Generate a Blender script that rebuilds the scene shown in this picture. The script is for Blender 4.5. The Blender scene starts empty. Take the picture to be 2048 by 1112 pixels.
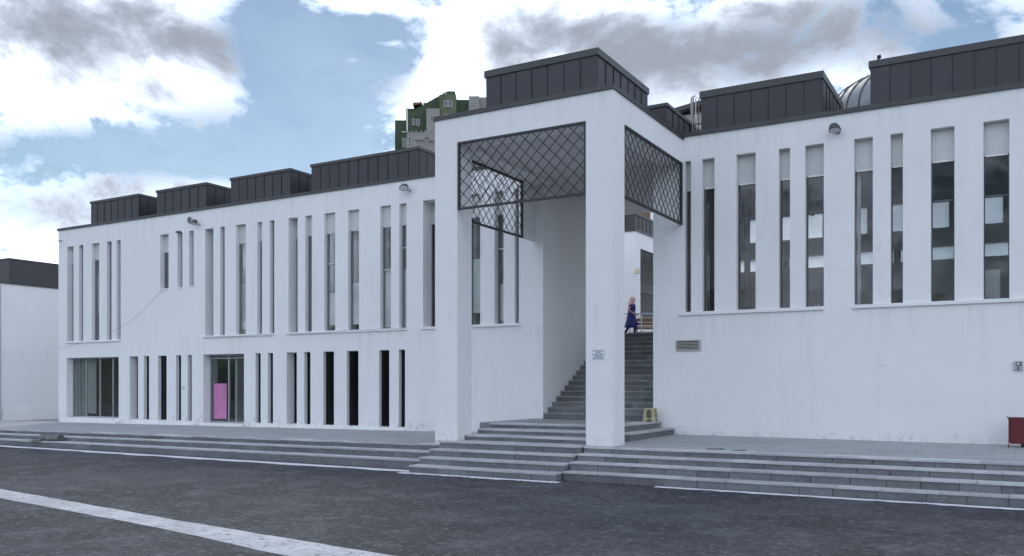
import bpy, math, random
from mathutils import Vector, Matrix

random.seed(7)
R = math.radians
sc = bpy.context.scene
col = sc.collection

# ------------------------------------------------------------------ camera
# World: X runs along the facade, Y goes into the building, asphalt is z = 0.
CAM_H = 2.15
F = 1744.0           # focal length in photograph pixels
CY = 770.0           # horizon row
cam_d = bpy.data.cameras.new('camera')
cam = bpy.data.objects.new('camera', cam_d)
col.objects.link(cam)
cam.location = (0, 0, CAM_H)
cam.rotation_euler = (R(90), 0, R(30))
cam_d.sensor_width = 36
cam_d.lens = 36 * F / 2048
cam_d.shift_y = (CY - 556) / 2048
cam_d.clip_start = 0.1
cam_d.clip_end = 3000
sc.camera = cam
sc.render.resolution_x, sc.render.resolution_y = 1024, 556
C30, S30 = math.cos(R(30)), 0.5


def depth_at(px, Y):
    u = (px - 1024) / F
    return Y / (S30 * u + C30)


def XY(px, Y):                       # world x of photograph column px on the plane y = Y
    u = (px - 1024) / F
    return depth_at(px, Y) * (C30 * u - S30)


def ZY(px, py, Y):                   # world z of a photograph pixel on the plane y = Y
    return CAM_H + (CY - py) * depth_at(px, Y) / F


def at(px, py, d):                   # world point of a pixel at depth d
    u = (px - 1024) / F
    return Vector((d * (C30 * u - S30), d * (S30 * u + C30), CAM_H + (CY - py) * d / F))


def zr(z):                           # height above the camera -> world z
    return CAM_H + z


# ------------------------------------------------------------------ node helper
class NT:
    def __init__(s, nt):
        s.nt = nt
        s.nt.nodes.clear()

    def n(s, t, **kw):
        nd = s.nt.nodes.new(t)
        for k, v in kw.items():
            setattr(nd, k, v)
        return nd

    def put(s, sock, v):
        if hasattr(v, 'is_output') or isinstance(v, bpy.types.NodeSocket):
            s.nt.links.new(v, sock)
        else:
            sock.default_value = v

    def m(s, op, a, b=None, c=None, clamp=False):
        nd = s.n('ShaderNodeMath', operation=op, use_clamp=clamp)
        s.put(nd.inputs[0], a)
        if b is not None: s.put(nd.inputs[1], b)
        if c is not None: s.put(nd.inputs[2], c)
        return nd.outputs[0]

    def v(s, op, a, b=None):
        nd = s.n('ShaderNodeVectorMath', operation=op)
        s.put(nd.inputs[0], a)
        if b is not None: s.put(nd.inputs[1], b)
        return nd.outputs['Value'] if op in ('DOT_PRODUCT', 'LENGTH') else nd.outputs['Vector']

    def noise(s, vec, scale, detail=4, rough=0.5, dist=0.0):
        nd = s.n('ShaderNodeTexNoise')
        s.put(nd.inputs['Vector'], vec)
        nd.inputs['Scale'].default_value = scale
        nd.inputs['Detail'].default_value = detail
        nd.inputs['Roughness'].default_value = rough
        nd.inputs['Distortion'].default_value = dist
        return nd.outputs[0]

    def step(s, v, a, b, lo=0.0, hi=1.0):
        nd = s.n('ShaderNodeMapRange', interpolation_type='SMOOTHSTEP')
        s.put(nd.inputs['Value'], v)
        nd.inputs['From Min'].default_value = a
        nd.inputs['From Max'].default_value = b
        nd.inputs['To Min'].default_value = lo
        nd.inputs['To Max'].default_value = hi
        return nd.outputs[0]

    def mix(s, f, a, b):
        nd = s.n('ShaderNodeMix', data_type='RGBA')
        s.put(nd.inputs['Factor'], f)
        s.put(nd.inputs['A'] if False else nd.inputs[6], a)
        s.put(nd.inputs[7], b)
        return nd.outputs[2]

    def bump(s, h, strength, dist=0.02):
        nd = s.n('ShaderNodeBump')
        nd.inputs['Strength'].default_value = strength
        nd.inputs['Distance'].default_value = dist
        s.put(nd.inputs['Height'], h)
        return nd.outputs[0]


# ------------------------------------------------------------------ world, sun, exposure
SUN_AZ_PX, SUN_EL = 930, 40.0
sd = at(SUN_AZ_PX, CY, 1.0) - Vector((0, 0, CAM_H))
sd.z = 0
sd.normalize()
sun_dir = Vector((sd.x * math.cos(R(SUN_EL)), sd.y * math.cos(R(SUN_EL)), math.sin(R(SUN_EL))))
world = bpy.data.worlds.new('World')
sc.world = world
world.use_nodes = True
w = NT(world.node_tree)
sky = w.n('ShaderNodeTexSky', sky_type='NISHITA')
sky.sun_disc = False
sky.sun_elevation = R(SUN_EL)
sky.sun_rotation = math.atan2(sun_dir.x, sun_dir.y)
sky.air_density = 1.0
sky.dust_density = 0.15
sky.ozone_density = 1.6
tc = w.n('ShaderNodeTexCoord')
D = tc.outputs['Generated']
flat = w.v('MULTIPLY', D, (1, 1, 1.55))
warp = w.n('ShaderNodeTexNoise')
w.put(warp.inputs['Vector'], flat)
warp.inputs['Scale'].default_value = 5.0
warp.inputs['Detail'].default_value = 1
wv = w.v('MULTIPLY', w.v('SUBTRACT', warp.outputs['Color'], (0.5, 0.5, 0.5)), (0.10, 0.10, 0.10))
P = w.v('ADD', flat, wv)
DW = w.v('ADD', D, w.v('MULTIPLY', wv, (1.0, 1.0, 0.8)))
n_big = w.noise(P, 4.2, 2, 0.55)
n_mid = w.noise(w.v('ADD', P, (3.1, 7.7, 1.3)), 9.0, 2, 0.55)
n_fine = w.noise(w.v('ADD', P, (9.1, 2.7, 5.3)), 26.0, 4, 0.64)


def blobs(lst, base):
    """soft elliptical masses fixed in the sky: centre given by a view ray, radii in photograph pixels"""
    tot = base
    for px, py, rx, ry, amp in lst:
        c = (at(px, py, 1.0) - Vector((0, 0, CAM_H)))
        L = c.length
        c.normalize()
        r = Vector((c.y, -c.x, 0)).normalized()
        t = r.cross(c)
        mp = w.n('ShaderNodeMapping', vector_type='TEXTURE')
        w.put(mp.inputs['Vector'], DW)
        mp.inputs['Location'].default_value = c
        mp.inputs['Rotation'].default_value = Matrix((r, t, -c)).transposed().to_euler()
        mp.inputs['Scale'].default_value = (1.6 * rx / F / L, 1.6 * ry / F / L, 1.0)
        g = w.step(w.v('LENGTH', mp.outputs[0]), 0.0, 1.0, amp, 0.0)
        tot = w.m('ADD', tot, g)
    return tot


cover = blobs([
    (90, 70, 230, 150, 0.42), (350, 70, 170, 120, 0.55), (440, 110, 70, 60, 0.25), (120, 205, 190, 50, 0.22), (230, 245, 110, 16, 0.40),
    (60, 440, 210, 100, 0.45), (370, 385, 150, 34, 0.30), (650, 170, 170, 190, -0.62), (470, 300, 250, 62, -0.42), (560, 60, 70, 130, -0.35),
    (150, 300, 260, 26, -0.50), (760, 90, 60, 60, -0.30), (1060, 70, 190, 130, 0.55), (1400, 90, 330, 130, 0.50), (870, 230, 150, 110, 0.62),
    (1650, 130, 130, 90, 0.25), (1850, 40, 170, 70, 0.10), (1880, 100, 90, 34, -0.45), (1960, 45, 70, 60, -0.30), (1780, 60, 50, 40, -0.25),
    (690, 4, 140, 20, 0.60), (755, 72, 36, 10, 0.55), (690, 105, 22, 12, 0.35), (330, 215, 30, 10, 0.3),
], w.m('MULTIPLY', w.m('SUBTRACT', n_big, 0.36), 1.15))
cover = w.m('ADD', cover, w.m('MULTIPLY', w.m('SUBTRACT', n_mid, 0.5), 1.1))
cover = w.m('ADD', cover, w.m('MULTIPLY', w.m('SUBTRACT', n_fine, 0.5), 1.7))
veil = w.step(w.m('ADD', n_mid, w.m('MULTIPLY', n_fine, 0.5)), 0.60, 1.0, 0.0, 0.10)
alpha = w.m('MAXIMUM', w.step(cover, -0.12, 0.58), veil)
thick = blobs([
    (330, 70, 200, 66, 0.85), (185, 130, 110, 56, 0.75), (450, 110, 70, 45, 0.45), (60, 415, 130, 50, 0.60), (60, 100, 90, 60, 0.25),
    (1000, 100, 80, 80, 0.70), (1130, 40, 80, 40, 0.4), (250, 370, 140, 40, 0.35), (1440, 105, 330, 85, 0.95), (1600, 70, 170, 80, 0.50), (1260, 60, 120, 60, 0.35), (1080, 30, 60, 25, 0.3),
    (900, 110, 60, 120, -0.35), (1080, 150, 60, 50, -0.30), (1900, 30, 160, 70, 0.25), (860, 260, 140, 80, -0.3),
], w.m('MULTIPLY', w.m('SUBTRACT', n_mid, 0.54), 1.5))
thick = w.m('ADD', thick, w.m('MULTIPLY', w.m('SUBTRACT', n_fine, 0.5), 1.7))
thick = w.m('ADD', thick, w.m('MULTIPLY', w.m('SUBTRACT', n_big, 0.5), 0.5))
# clouds towards the sun show their shaded side, those opposite their lit side
thick = w.m('ADD', thick, w.m('MULTIPLY', w.v('DOT_PRODUCT', D, tuple(sd)), 0.34))
grey = w.step(thick, -0.60, 1.45)
# thin cloud lets the light through, thick cores go grey
bright = w.m('POWER', 0.10, grey)
tint = w.mix(grey, (13.0, 14.4, 17.2, 1), (14.0, 15.6, 18.6, 1))
sv = w.n('ShaderNodeVectorMath', operation='SCALE')
w.put(sv.inputs[0], tint)
w.put(sv.inputs['Scale'], bright)
ccol = sv.outputs[0]
bg1 = w.n('ShaderNodeBackground')
w.put(bg1.inputs['Color'], w.v('MULTIPLY', sky.outputs[0], (0.77, 0.76, 0.71)))
bg1.inputs['Strength'].default_value = 0.05
bg2 = w.n('ShaderNodeBackground')
w.put(bg2.inputs['Color'], ccol)
bg2.inputs['Strength'].default_value = 0.10
ms = w.n('ShaderNodeMixShader')
w.put(ms.inputs[0], alpha)
w.nt.links.new(bg1.outputs[0], ms.inputs[1])
w.nt.links.new(bg2.outputs[0], ms.inputs[2])
out = w.n('ShaderNodeOutputWorld')
w.nt.links.new(ms.outputs[0], out.inputs['Surface'])

sl = bpy.data.lights.new('sun', 'SUN')
sl.energy = 0.5
sl.angle = R(20.0)
sl.color = (1.0, 0.95, 0.87)
so = bpy.data.objects.new('sun', sl)
col.objects.link(so)
so.location = (0, 60, 60)
so.rotation_euler = (-sun_dir).to_track_quat('-Z', 'Y').to_euler()
vs = sc.view_settings
vs.view_transform = 'Standard'
vs.look = 'None'
vs.exposure = 1.38
vs.gamma = 1.0
vs.use_curve_mapping = False
sc.cycles.use_denoising = True
sc.cycles.max_bounces = 5
sc.cycles.diffuse_bounces = 3
sc.cycles.glossy_bounces = 2
sc.cycles.transparent_max_bounces = 10
sc.cycles.use_adaptive_sampling = True
sc.cycles.adaptive_threshold = 0.02
world.cycles.sampling_method = 'MANUAL'
world.cycles.sample_map_resolution = 512


# ------------------------------------------------------------------ materials
def mat(name, base, rough=0.8, var=0.12, vscale=1.5, bump=0.0, bscale=40.0, bdist=0.01, spec=0.4, metal=0.0,
        stain=None, coords='pos', detail_bump=3):
    m = bpy.data.materials.new(name)
    m.use_nodes = True
    t = NT(m.node_tree)
    if coords == 'pos':
        p = t.n('ShaderNodeNewGeometry').outputs['Position']
    else:
        p = t.n('ShaderNodeTexCoord').outputs['Object']
    n1 = t.noise(p, vscale, 5, 0.6)
    n2 = t.noise(p, vscale * 7.3, 3, 0.5)
    f = t.m('ADD', t.m('MULTIPLY', n1, 0.65), t.m('MULTIPLY', n2, 0.35))
    lo = tuple(c * (1 - var) for c in base[:3]) + (1,)
    hi = tuple(min(1, c * (1 + var)) for c in base[:3]) + (1,)
    c = t.mix(t.step(f, 0.3, 0.7), lo, hi)
    oi = t.n('ShaderNodeObjectInfo')
    if stain:
        sc_, amt, scol = stain
        st = t.noise(t.v('MULTIPLY', p, (1, 1, 0.35)), sc_, 6, 0.65)
        c = t.mix(t.step(st, 0.52, 0.78, 0, amt), c, tuple(scol) + (1,))
    b = t.n('ShaderNodeBsdfPrincipled')
    t.put(b.inputs['Base Color'], c)
    t.put(b.inputs['Roughness'], t.m('ADD', rough - 0.06, t.m('MULTIPLY', n2, 0.12), clamp=True))
    b.inputs['Metallic'].default_value = metal
    b.inputs['Specular IOR Level'].default_value = spec
    if bump:
        h = t.noise(p, bscale, detail_bump, 0.6)
        t.put(b.inputs['Normal'], t.bump(h, bump, bdist))
    o = t.n('ShaderNodeOutputMaterial')
    t.nt.links.new(b.outputs[0], o.inputs[0])
    m['bsdf'] = b.name
    return m


def piece_mat(name, base, spread=0.22, **kw):
    """as mat(), with a random brightness for every object (stones, panels)"""
    m = mat(name, base, **kw)
    t = m.node_tree
    b = t.nodes[m['bsdf']]
    src = b.inputs['Base Color'].links[0].from_socket
    oi = t.nodes.new('ShaderNodeObjectInfo')
    mr = t.nodes.new('ShaderNodeMapRange')
    mr.inputs['To Min'].default_value = 1 - spread
    mr.inputs['To Max'].default_value = 1 + spread
    t.links.new(oi.outputs['Random'], mr.inputs['Value'])
    vm = t.nodes.new('ShaderNodeVectorMath')
    vm.operation = 'SCALE'
    t.links.new(src, vm.inputs[0])
    t.links.new(mr.outputs[0], vm.inputs['Scale'])
    t.links.new(vm.outputs[0], b.inputs['Base Color'])
    return m


M = {}


def stucco(name, base):
    m = bpy.data.materials.new(name)
    m.use_nodes = True
    t = NT(m.node_tree)
    p = t.n('ShaderNodeNewGeometry').outputs['Position']
    n1 = t.noise(p, 0.35, 6, 0.6)
    n2 = t.noise(t.v('MULTIPLY', p, (1, 1, 0.10)), 2.6, 5, 0.65)
    c = t.mix(t.step(n1, 0.3, 0.7), tuple(x * 0.95 for x in base) + (1,), tuple(base) + (1,))
    c = t.mix(t.step(n2, 0.52, 0.74, 0, 0.20), c, (base[0] * 0.74, base[1] * 0.73, base[2] * 0.70, 1))
    # pitted render: small dark pores in patches
    vo = t.n('ShaderNodeTexVoronoi', feature='F1')
    t.put(vo.inputs['Vector'], p)
    vo.inputs['Scale'].default_value = 9.0
    pore = t.step(vo.outputs['Distance'], 0.06, 0.12, 1, 0)
    patch = t.step(t.noise(p, 0.5, 3, 0.6), 0.50, 0.66)
    c = t.mix(t.m('MULTIPLY', t.m('MULTIPLY', pore, patch), 0.45), c, (0.2, 0.2, 0.2, 1))
    zz = t.n('ShaderNodeSeparateXYZ')
    t.put(zz.inputs[0], p)
    stk = t.noise(t.v('MULTIPLY', p, (1, 1, 0.04)), 5.5, 4, 0.7)
    band = t.m('MAXIMUM', t.step(zz.outputs['Z'], 8.2, 9.2), t.m('MULTIPLY', t.step(zz.outputs['Z'], 3.0, 4.05), t.step(zz.outputs['Z'], 4.06, 4.10, 1, 0)))
    c = t.mix(t.m('MULTIPLY', t.m('MULTIPLY', band, t.step(stk, 0.50, 0.68)), 0.17), c, (0.40, 0.40, 0.38, 1))
    cr = t.n('ShaderNodeTexVoronoi', feature='DISTANCE_TO_EDGE')
    t.put(cr.inputs['Vector'], t.v('ADD', p, t.v('MULTIPLY', t.noise(p, 1.7, 4, 0.6), (1.1, 1.1, 1.1))))
    cr.inputs['Scale'].default_value = 0.32
    ckw = t.m('MULTIPLY', t.step(cr.outputs['Distance'], 0.001, 0.005, 1, 0), t.step(n1, 0.52, 0.62, 0, 0.16))
    c = t.mix(ckw, c, (0.3, 0.3, 0.3, 1))
    # splash dirt of uneven shape just above the paving
    sx = t.n('ShaderNodeSeparateXYZ')
    t.put(sx.inputs[0], p)
    dn = t.noise(p, 6.0, 5, 0.75)
    low = t.m('MULTIPLY', t.step(t.m('ADD', sx.outputs['Z'], t.m('MULTIPLY', dn, -0.9)), 0.20, 0.50, 1, 0), t.step(dn, 0.44, 0.64, 0.0, 0.42))
    c = t.mix(low, c, (0.42, 0.41, 0.38, 1))
    b = t.n('ShaderNodeBsdfPrincipled')
    t.put(b.inputs['Base Color'], c)
    b.inputs['Roughness'].default_value = 0.9
    b.inputs['Specular IOR Level'].default_value = 0.25
    h = t.m('ADD', t.noise(p, 28.0, 4, 0.7), t.m('MULTIPLY', t.noise(p, 1.2, 3, 0.5), 1.5))
    t.put(b.inputs['Normal'], t.bump(h, 0.55, 0.015))
    o = t.n('ShaderNodeOutputMaterial')
    t.nt.links.new(b.outputs[0], o.inputs[0])
    return m


M['white'] = stucco('white_render', (0.80, 0.80, 0.80))
M['white2'] = mat('white_paint', (0.78, 0.78, 0.77), 0.75, 0.05, 1.0, 0.1, 30)
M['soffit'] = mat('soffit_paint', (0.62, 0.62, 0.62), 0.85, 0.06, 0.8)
M['clad'] = piece_mat('dark_zinc', (0.034, 0.030, 0.037), 0.13, rough=0.5, var=0.10, vscale=1.2, bump=0.06, bscale=3.0, bdist=0.02, spec=0.5)
M['clad_gap'] = mat('zinc_joint', (0.02, 0.02, 0.023), 0.6, 0.1)
M['flash'] = mat('dark_flashing', (0.044, 0.044, 0.048), 0.45, 0.12, 1.0, spec=0.5)
M['iron'] = mat('black_iron', (0.022, 0.023, 0.026), 0.5, 0.2, 4.0, spec=0.5)
M['alu'] = mat('aluminium', (0.42, 0.43, 0.45), 0.4, 0.1, 3.0, metal=0.6)
M['dframe'] = mat('dark_frame', (0.09, 0.09, 0.095), 0.45, 0.1, 3.0)
M['spandrel'] = piece_mat('pale_panel', (0.56, 0.58, 0.56), 0.07, rough=0.5, var=0.06, vscale=2.0)
M['blind'] = mat('pale_blind', (0.62, 0.63, 0.62), 0.8, 0.06, 3.0)
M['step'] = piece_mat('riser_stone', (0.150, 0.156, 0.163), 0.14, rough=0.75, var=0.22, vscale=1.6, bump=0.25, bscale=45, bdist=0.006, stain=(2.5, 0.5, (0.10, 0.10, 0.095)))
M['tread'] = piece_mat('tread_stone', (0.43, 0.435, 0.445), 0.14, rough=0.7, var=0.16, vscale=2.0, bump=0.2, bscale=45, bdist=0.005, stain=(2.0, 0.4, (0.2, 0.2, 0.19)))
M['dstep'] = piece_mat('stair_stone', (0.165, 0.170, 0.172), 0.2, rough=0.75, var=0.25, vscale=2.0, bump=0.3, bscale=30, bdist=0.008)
M['paint'] = None
M['room'] = mat('room_wall', (0.76, 0.76, 0.75), 0.9, 0.06)
M['room_dark'] = mat('room_floor', (0.10, 0.09, 0.08), 0.7, 0.2)
M['nosing'] = mat('white_nosing_paint', (0.66, 0.67, 0.69), 0.7, 0.12, 4.0, stain=(5.0, 0.75, (0.16, 0.16, 0.165)))
M['cable'] = mat('cable_grey', (0.30, 0.30, 0.30), 0.6)


def asphalt():
    m = bpy.data.materials.new('asphalt')
    m.use_nodes = True
    t = NT(m.node_tree)
    p = t.n('ShaderNodeNewGeometry').outputs['Position']
    big = t.noise(p, 0.25, 3, 0.6, 0.4)
    midn = t.noise(t.v('ADD', p, (13, 5, 0)), 1.1, 4, 0.65, 0.3)
    fl = t.noise(t.v('ADD', p, (3, 1, 0)), 7, 4, 0.8, 0.4)
    agg = t.noise(p, 30, 3, 0.85)
    c = t.mix(t.step(big, 0.42, 0.58), (0.020, 0.022, 0.028, 1), (0.044, 0.047, 0.056, 1))
    c = t.mix(t.step(midn, 0.50, 0.64, 0, 0.85), c, (0.076, 0.081, 0.093, 1))
    c = t.mix(t.step(midn, 0.34, 0.47, 0.75, 0), c, (0.024, 0.025, 0.028, 1))
    c = t.mix(t.step(fl, 0.53, 0.63, 0, 0.75), c, (0.135, 0.138, 0.148, 1))
    c = t.mix(t.step(fl, 0.36, 0.47, 0.8, 0), c, (0.016, 0.017, 0.019, 1))
    c = t.mix(t.step(agg, 0.54, 0.64, 0, 0.55), c, (0.16, 0.165, 0.18, 1))
    c = t.mix(t.step(agg, 0.36, 0.46, 0.6, 0), c, (0.012, 0.012, 0.014, 1))
    vo = t.n('ShaderNodeTexVoronoi', feature='DISTANCE_TO_EDGE')
    wn = t.n('ShaderNodeTexNoise')
    t.put(wn.inputs['Vector'], p)
    wn.inputs['Scale'].default_value = 1.2
    wn.inputs['Detail'].default_value = 3
    t.put(vo.inputs['Vector'], t.v('ADD', p, t.v('MULTIPLY', wn.outputs['Color'], (1.4, 1.4, 0))))
    vo.inputs['Scale'].default_value = 0.75
    ck = t.m('MULTIPLY', t.step(vo.outputs['Distance'], 0.004, 0.016, 1, 0), t.step(t.noise(p, 0.4, 3, 0.5), 0.48, 0.6, 0, 0.6))
    c = t.mix(ck, c, (0.018, 0.018, 0.02, 1))
    b = t.n('ShaderNodeBsdfPrincipled')
    t.put(b.inputs['Base Color'], c)
    b.inputs['Roughness'].default_value = 0.82
    b.inputs['Specular IOR Level'].default_value = 0.35
    h = t.m('SUBTRACT', t.m('ADD', agg, fl), ck)
    t.put(b.inputs['Normal'], t.bump(h, 0.8, 0.02))
    o = t.n('ShaderNodeOutputMaterial')
    t.nt.links.new(b.outputs[0], o.inputs[0])
    return m


def worn_paint():
    m = bpy.data.materials.new('worn_white_paint')
    m.use_nodes = True
    t = NT(m.node_tree)
    p = t.n('ShaderNodeNewGeometry').outputs['Position']
    wear = t.noise(p, 7, 7, 0.75, 0.4)
    fine = t.noise(p, 40, 3, 0.7)
    vo = t.n('ShaderNodeTexVoronoi', feature='DISTANCE_TO_EDGE')
    t.put(vo.inputs['Vector'], t.v('ADD', p, t.v('MULTIPLY', t.noise(p, 6, 4, 0.6), (0.3, 0.3, 0))))
    vo.inputs['Scale'].default_value = 5.0
    ck = t.step(vo.outputs['Distance'], 0.006, 0.03, 1, 0)
    f = t.m('MAXIMUM', t.step(wear, 0.56, 0.66), t.m('MULTIPLY', ck, t.step(wear, 0.42, 0.56)))
    f = t.m('MAXIMUM', f, t.step(fine, 0.62, 0.76, 0, 0.5))
    c = t.mix(t.step(t.noise(p, 1.3, 4, 0.6), 0.3, 0.7), (0.34, 0.355, 0.375, 1), (0.47, 0.485, 0.505, 1))
    c = t.mix(f, c, (0.085, 0.085, 0.09, 1))
    b = t.n('ShaderNodeBsdfPrincipled')
    t.put(b.inputs['Base Color'], c)
    b.inputs['Roughness'].default_value = 0.75
    t.put(b.inputs['Normal'], t.bump(t.m('ADD', t.noise(p, 38, 4, 0.75), t.m('MULTIPLY', f, -0.5)), 0.5, 0.012))
    o = t.n('ShaderNodeOutputMaterial')
    t.nt.links.new(b.outputs[0], o.inputs[0])
    return m


def paving(name, base, bw, bh, mortar=0.010):
    m = bpy.data.materials.new(name)
    m.use_nodes = True
    t = NT(m.node_tree)
    p = t.n('ShaderNodeNewGeometry').outputs['Position']
    br = t.n('ShaderNodeTexBrick')
    t.put(br.inputs['Vector'], p)
    br.inputs['Scale'].default_value = 1.0
    br.inputs['Mortar Size'].default_value = mortar
    br.inputs['Brick Width'].default_value = bw
    br.inputs['Row Height'].default_value = bh
    br.inputs['Color1'].default_value = tuple(x * 0.95 for x in base) + (1,)
    br.inputs['Color2'].default_value = tuple(x * 1.05 for x in base) + (1,)
    br.inputs['Mortar'].default_value = tuple(x * 0.68 for x in base) + (1,)
    st = t.noise(p, 0.9, 6, 0.65)
    c = t.mix(t.step(st, 0.5, 0.78, 0, 0.55), br.outputs['Color'], tuple(x * 0.55 for x in base) + (1,))
    st2 = t.noise(t.v('ADD', p, (4, 9, 2)), 6, 5, 0.7)
    c = t.mix(t.step(st2, 0.5, 0.8, 0, 0.35), c, tuple(x * 1.25 for x in base) + (1,))
    b = t.n('ShaderNodeBsdfPrincipled')
    t.put(b.inputs['Base Color'], c)
    b.inputs['Roughness'].default_value = 0.75
    h = t.m('ADD', t.m('MULTIPLY', br.outputs['Fac'], -1.0), t.m('MULTIPLY', t.noise(p, 30, 3, 0.6), 0.4))
    t.put(b.inputs['Normal'], t.bump(h, 0.4, 0.008))
    o = t.n('ShaderNodeOutputMaterial')
    t.nt.links.new(b.outputs[0], o.inputs[0])
    return m


def glass(name, tint=(0.55, 0.58, 0.58), refl=1.0):
    m = bpy.data.materials.new(name)
    m.use_nodes = True
    t = NT(m.node_tree)
    p = t.n('ShaderNodeNewGeometry').outputs['Position']
    tr = t.n('ShaderNodeBsdfTransparent')
    tr.inputs[0].default_value = tuple(tint) + (1,)
    gl = t.n('ShaderNodeBsdfGlossy')
    gl.inputs['Roughness'].default_value = 0.015
    bmp = t.bump(t.noise(p, 0.8, 1, 0.5), 0.04, 0.02)
    t.put(gl.inputs['Normal'], bmp)
    fr = t.n('ShaderNodeFresnel')
    fr.inputs['IOR'].default_value = 1.45
    mx = t.n('ShaderNodeMixShader')
    t.put(mx.inputs[0], t.m('MULTIPLY', fr.outputs[0], refl, clamp=True))
    t.nt.links.new(tr.outputs[0], mx.inputs[1])
    t.nt.links.new(gl.outputs[0], mx.inputs[2])
    o = t.n('ShaderNodeOutputMaterial')
    t.nt.links.new(mx.outputs[0], o.inputs[0])
    return m


M['asphalt'] = asphalt()
M['paint'] = worn_paint()
M['pave'] = paving('terrace_paving', (0.31, 0.315, 0.32), 0.9, 0.6)
M['landing'] = paving('landing_paving', (0.25, 0.255, 0.26), 1.1, 0.7)
M['glass'] = glass('window_glass', (0.93, 0.95, 0.95), 0.6)
def frosted():
    m = bpy.data.materials.new('frosted_glass')
    m.use_nodes = True
    t = NT(m.node_tree)
    a = t.n('ShaderNodeBsdfTranslucent')
    a.inputs[0].default_value = (0.82, 0.84, 0.86, 1)
    b = t.n('ShaderNodeBsdfTransparent')
    b.inputs[0].default_value = (0.78, 0.80, 0.82, 1)
    mx = t.n('ShaderNodeMixShader')
    mx.inputs[0].default_value = 0.45
    t.nt.links.new(a.outputs[0], mx.inputs[1])
    t.nt.links.new(b.outputs[0], mx.inputs[2])
    o = t.n('ShaderNodeOutputMaterial')
    t.nt.links.new(mx.outputs[0], o.inputs[0])
    return m


M['frost'] = frosted()
M['glass_r'] = glass('clear_glass', (0.95, 0.96, 0.96), 0.75)
M['dglass'] = glass('tinted_glass', (0.42, 0.44, 0.45), 0.45)


# ------------------------------------------------------------------ mesh helpers
class MB:
    def __init__(s):
        s.v, s.f = [], []

    def box(s, x0, x1, y0, y1, z0, z1):
        i = len(s.v)
        s.v += [(x0, y0, z0), (x1, y0, z0), (x1, y1, z0), (x0, y1, z0), (x0, y0, z1), (x1, y0, z1), (x1, y1, z1), (x0, y1, z1)]
        s.f += [tuple(i + k for k in q) for q in ((0, 3, 2, 1), (4, 5, 6, 7), (0, 1, 5, 4), (1, 2, 6, 5), (2, 3, 7, 6), (3, 0, 4, 7))]
        return s

    def hexa(s, b, t):
        i = len(s.v)
        s.v += list(b) + list(t)
        s.f += [tuple(i + k for k in q) for q in ((0, 3, 2, 1), (4, 5, 6, 7), (0, 1, 5, 4), (1, 2, 6, 5), (2, 3, 7, 6), (3, 0, 4, 7))]
        return s

    def quad(s, *p):
        i = len(s.v)
        s.v += list(p)
        s.f.append(tuple(range(i, i + len(p))))
        return s

    def tube(s, pts, r, n=8, caps=True):
        pts = [Vector(p) for p in pts]
        rs = r if isinstance(r, (list, tuple)) else [r] * len(pts)
        i0 = len(s.v)
        up = None
        for k, p in enumerate(pts):
            d = (pts[min(k + 1, len(pts) - 1)] - pts[max(k - 1, 0)]).normalized()
            if up is None:
                up = Vector((0, 0, 1)) if abs(d.z) < 0.9 else Vector((1, 0, 0))
            a = d.cross(up).normalized()
            b = a.cross(d).normalized()
            up = b
            for j in range(n):
                t = 2 * math.pi * j / n
                s.v.append(tuple(p + (a * math.cos(t) + b * math.sin(t)) * rs[k]))
        for k in range(len(pts) - 1):
            for j in range(n):
                a0 = i0 + k * n + j
                a1 = i0 + k * n + (j + 1) % n
                s.f.append((a0, a1, a1 + n, a0 + n))
        if caps:
            s.f.append(tuple(i0 + j for j in range(n))[::-1])
            s.f.append(tuple(i0 + (len(pts) - 1) * n + j for j in range(n)))
        return s

    def prism(s, poly, y0, y1):       # poly of (x, z), extruded along y
        i = len(s.v)
        n = len(poly)
        s.v += [(x, y0, z) for x, z in poly] + [(x, y1, z) for x, z in poly]
        s.f.append(tuple(range(i, i + n)))
        s.f.append(tuple(range(i + n, i + 2 * n))[::-1])
        for k in range(n):
            s.f.append((i + k, i + n + k, i + n + (k + 1) % n, i + (k + 1) % n))
        return s

    def loft(s, rings, caps=True):
        i = len(s.v)
        n = len(rings[0])
        for r in rings:
            s.v += [tuple(p) for p in r]
        for k in range(len(rings) - 1):
            for j in range(n):
                a, b = i + k * n + j, i + k * n + (j + 1) % n
                s.f.append((a, b, b + n, a + n))
        if caps:
            s.f.append(tuple(i + j for j in range(n))[::-1])
            s.f.append(tuple(i + (len(rings) - 1) * n + j for j in range(n)))
        return s

    def mesh(s, name):
        me = bpy.data.meshes.new(name)
        me.from_pydata([tuple(p) for p in s.v], [], s.f)
        me.update()
        return me

    def build(s, name, material, parent=None, smooth=False, bevel=0.0, fix=False):
        me = s.mesh(name)
        if fix:
            import bmesh
            bm = bmesh.new()
            bm.from_mesh(me)
            bmesh.ops.remove_doubles(bm, verts=bm.verts, dist=1e-5)
            bmesh.ops.recalc_face_normals(bm, faces=bm.faces)
            bm.to_mesh(me)
            bm.free()
        o = bpy.data.objects.new(name, me)
        col.objects.link(o)
        if material is not None:
            me.materials.append(material)
        if parent is not None:
            o.parent = parent
            o.matrix_parent_inverse = world_of(parent).inverted()
        if smooth:
            for p in me.polygons:
                p.use_smooth = True
        if bevel:
            b = o.modifiers.new('bevel', 'BEVEL')
            b.width = bevel
            b.segments = 2
            b.limit_method = 'ANGLE'
        return o


def world_of(o):
    m = o.matrix_basis.copy()
    while o.parent:
        m = o.parent.matrix_basis @ o.matrix_parent_inverse @ m
        o = o.parent
    return m


def thing(name, label, cat, loc=(0, 0, 0), rz=0.0, group=None):
    o = bpy.data.objects.new(name, None)
    o.empty_display_size = 0.2
    col.objects.link(o)
    o.location = loc
    o.rotation_euler = (0, 0, rz)
    tag(o, label, cat, group)
    return o


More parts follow.
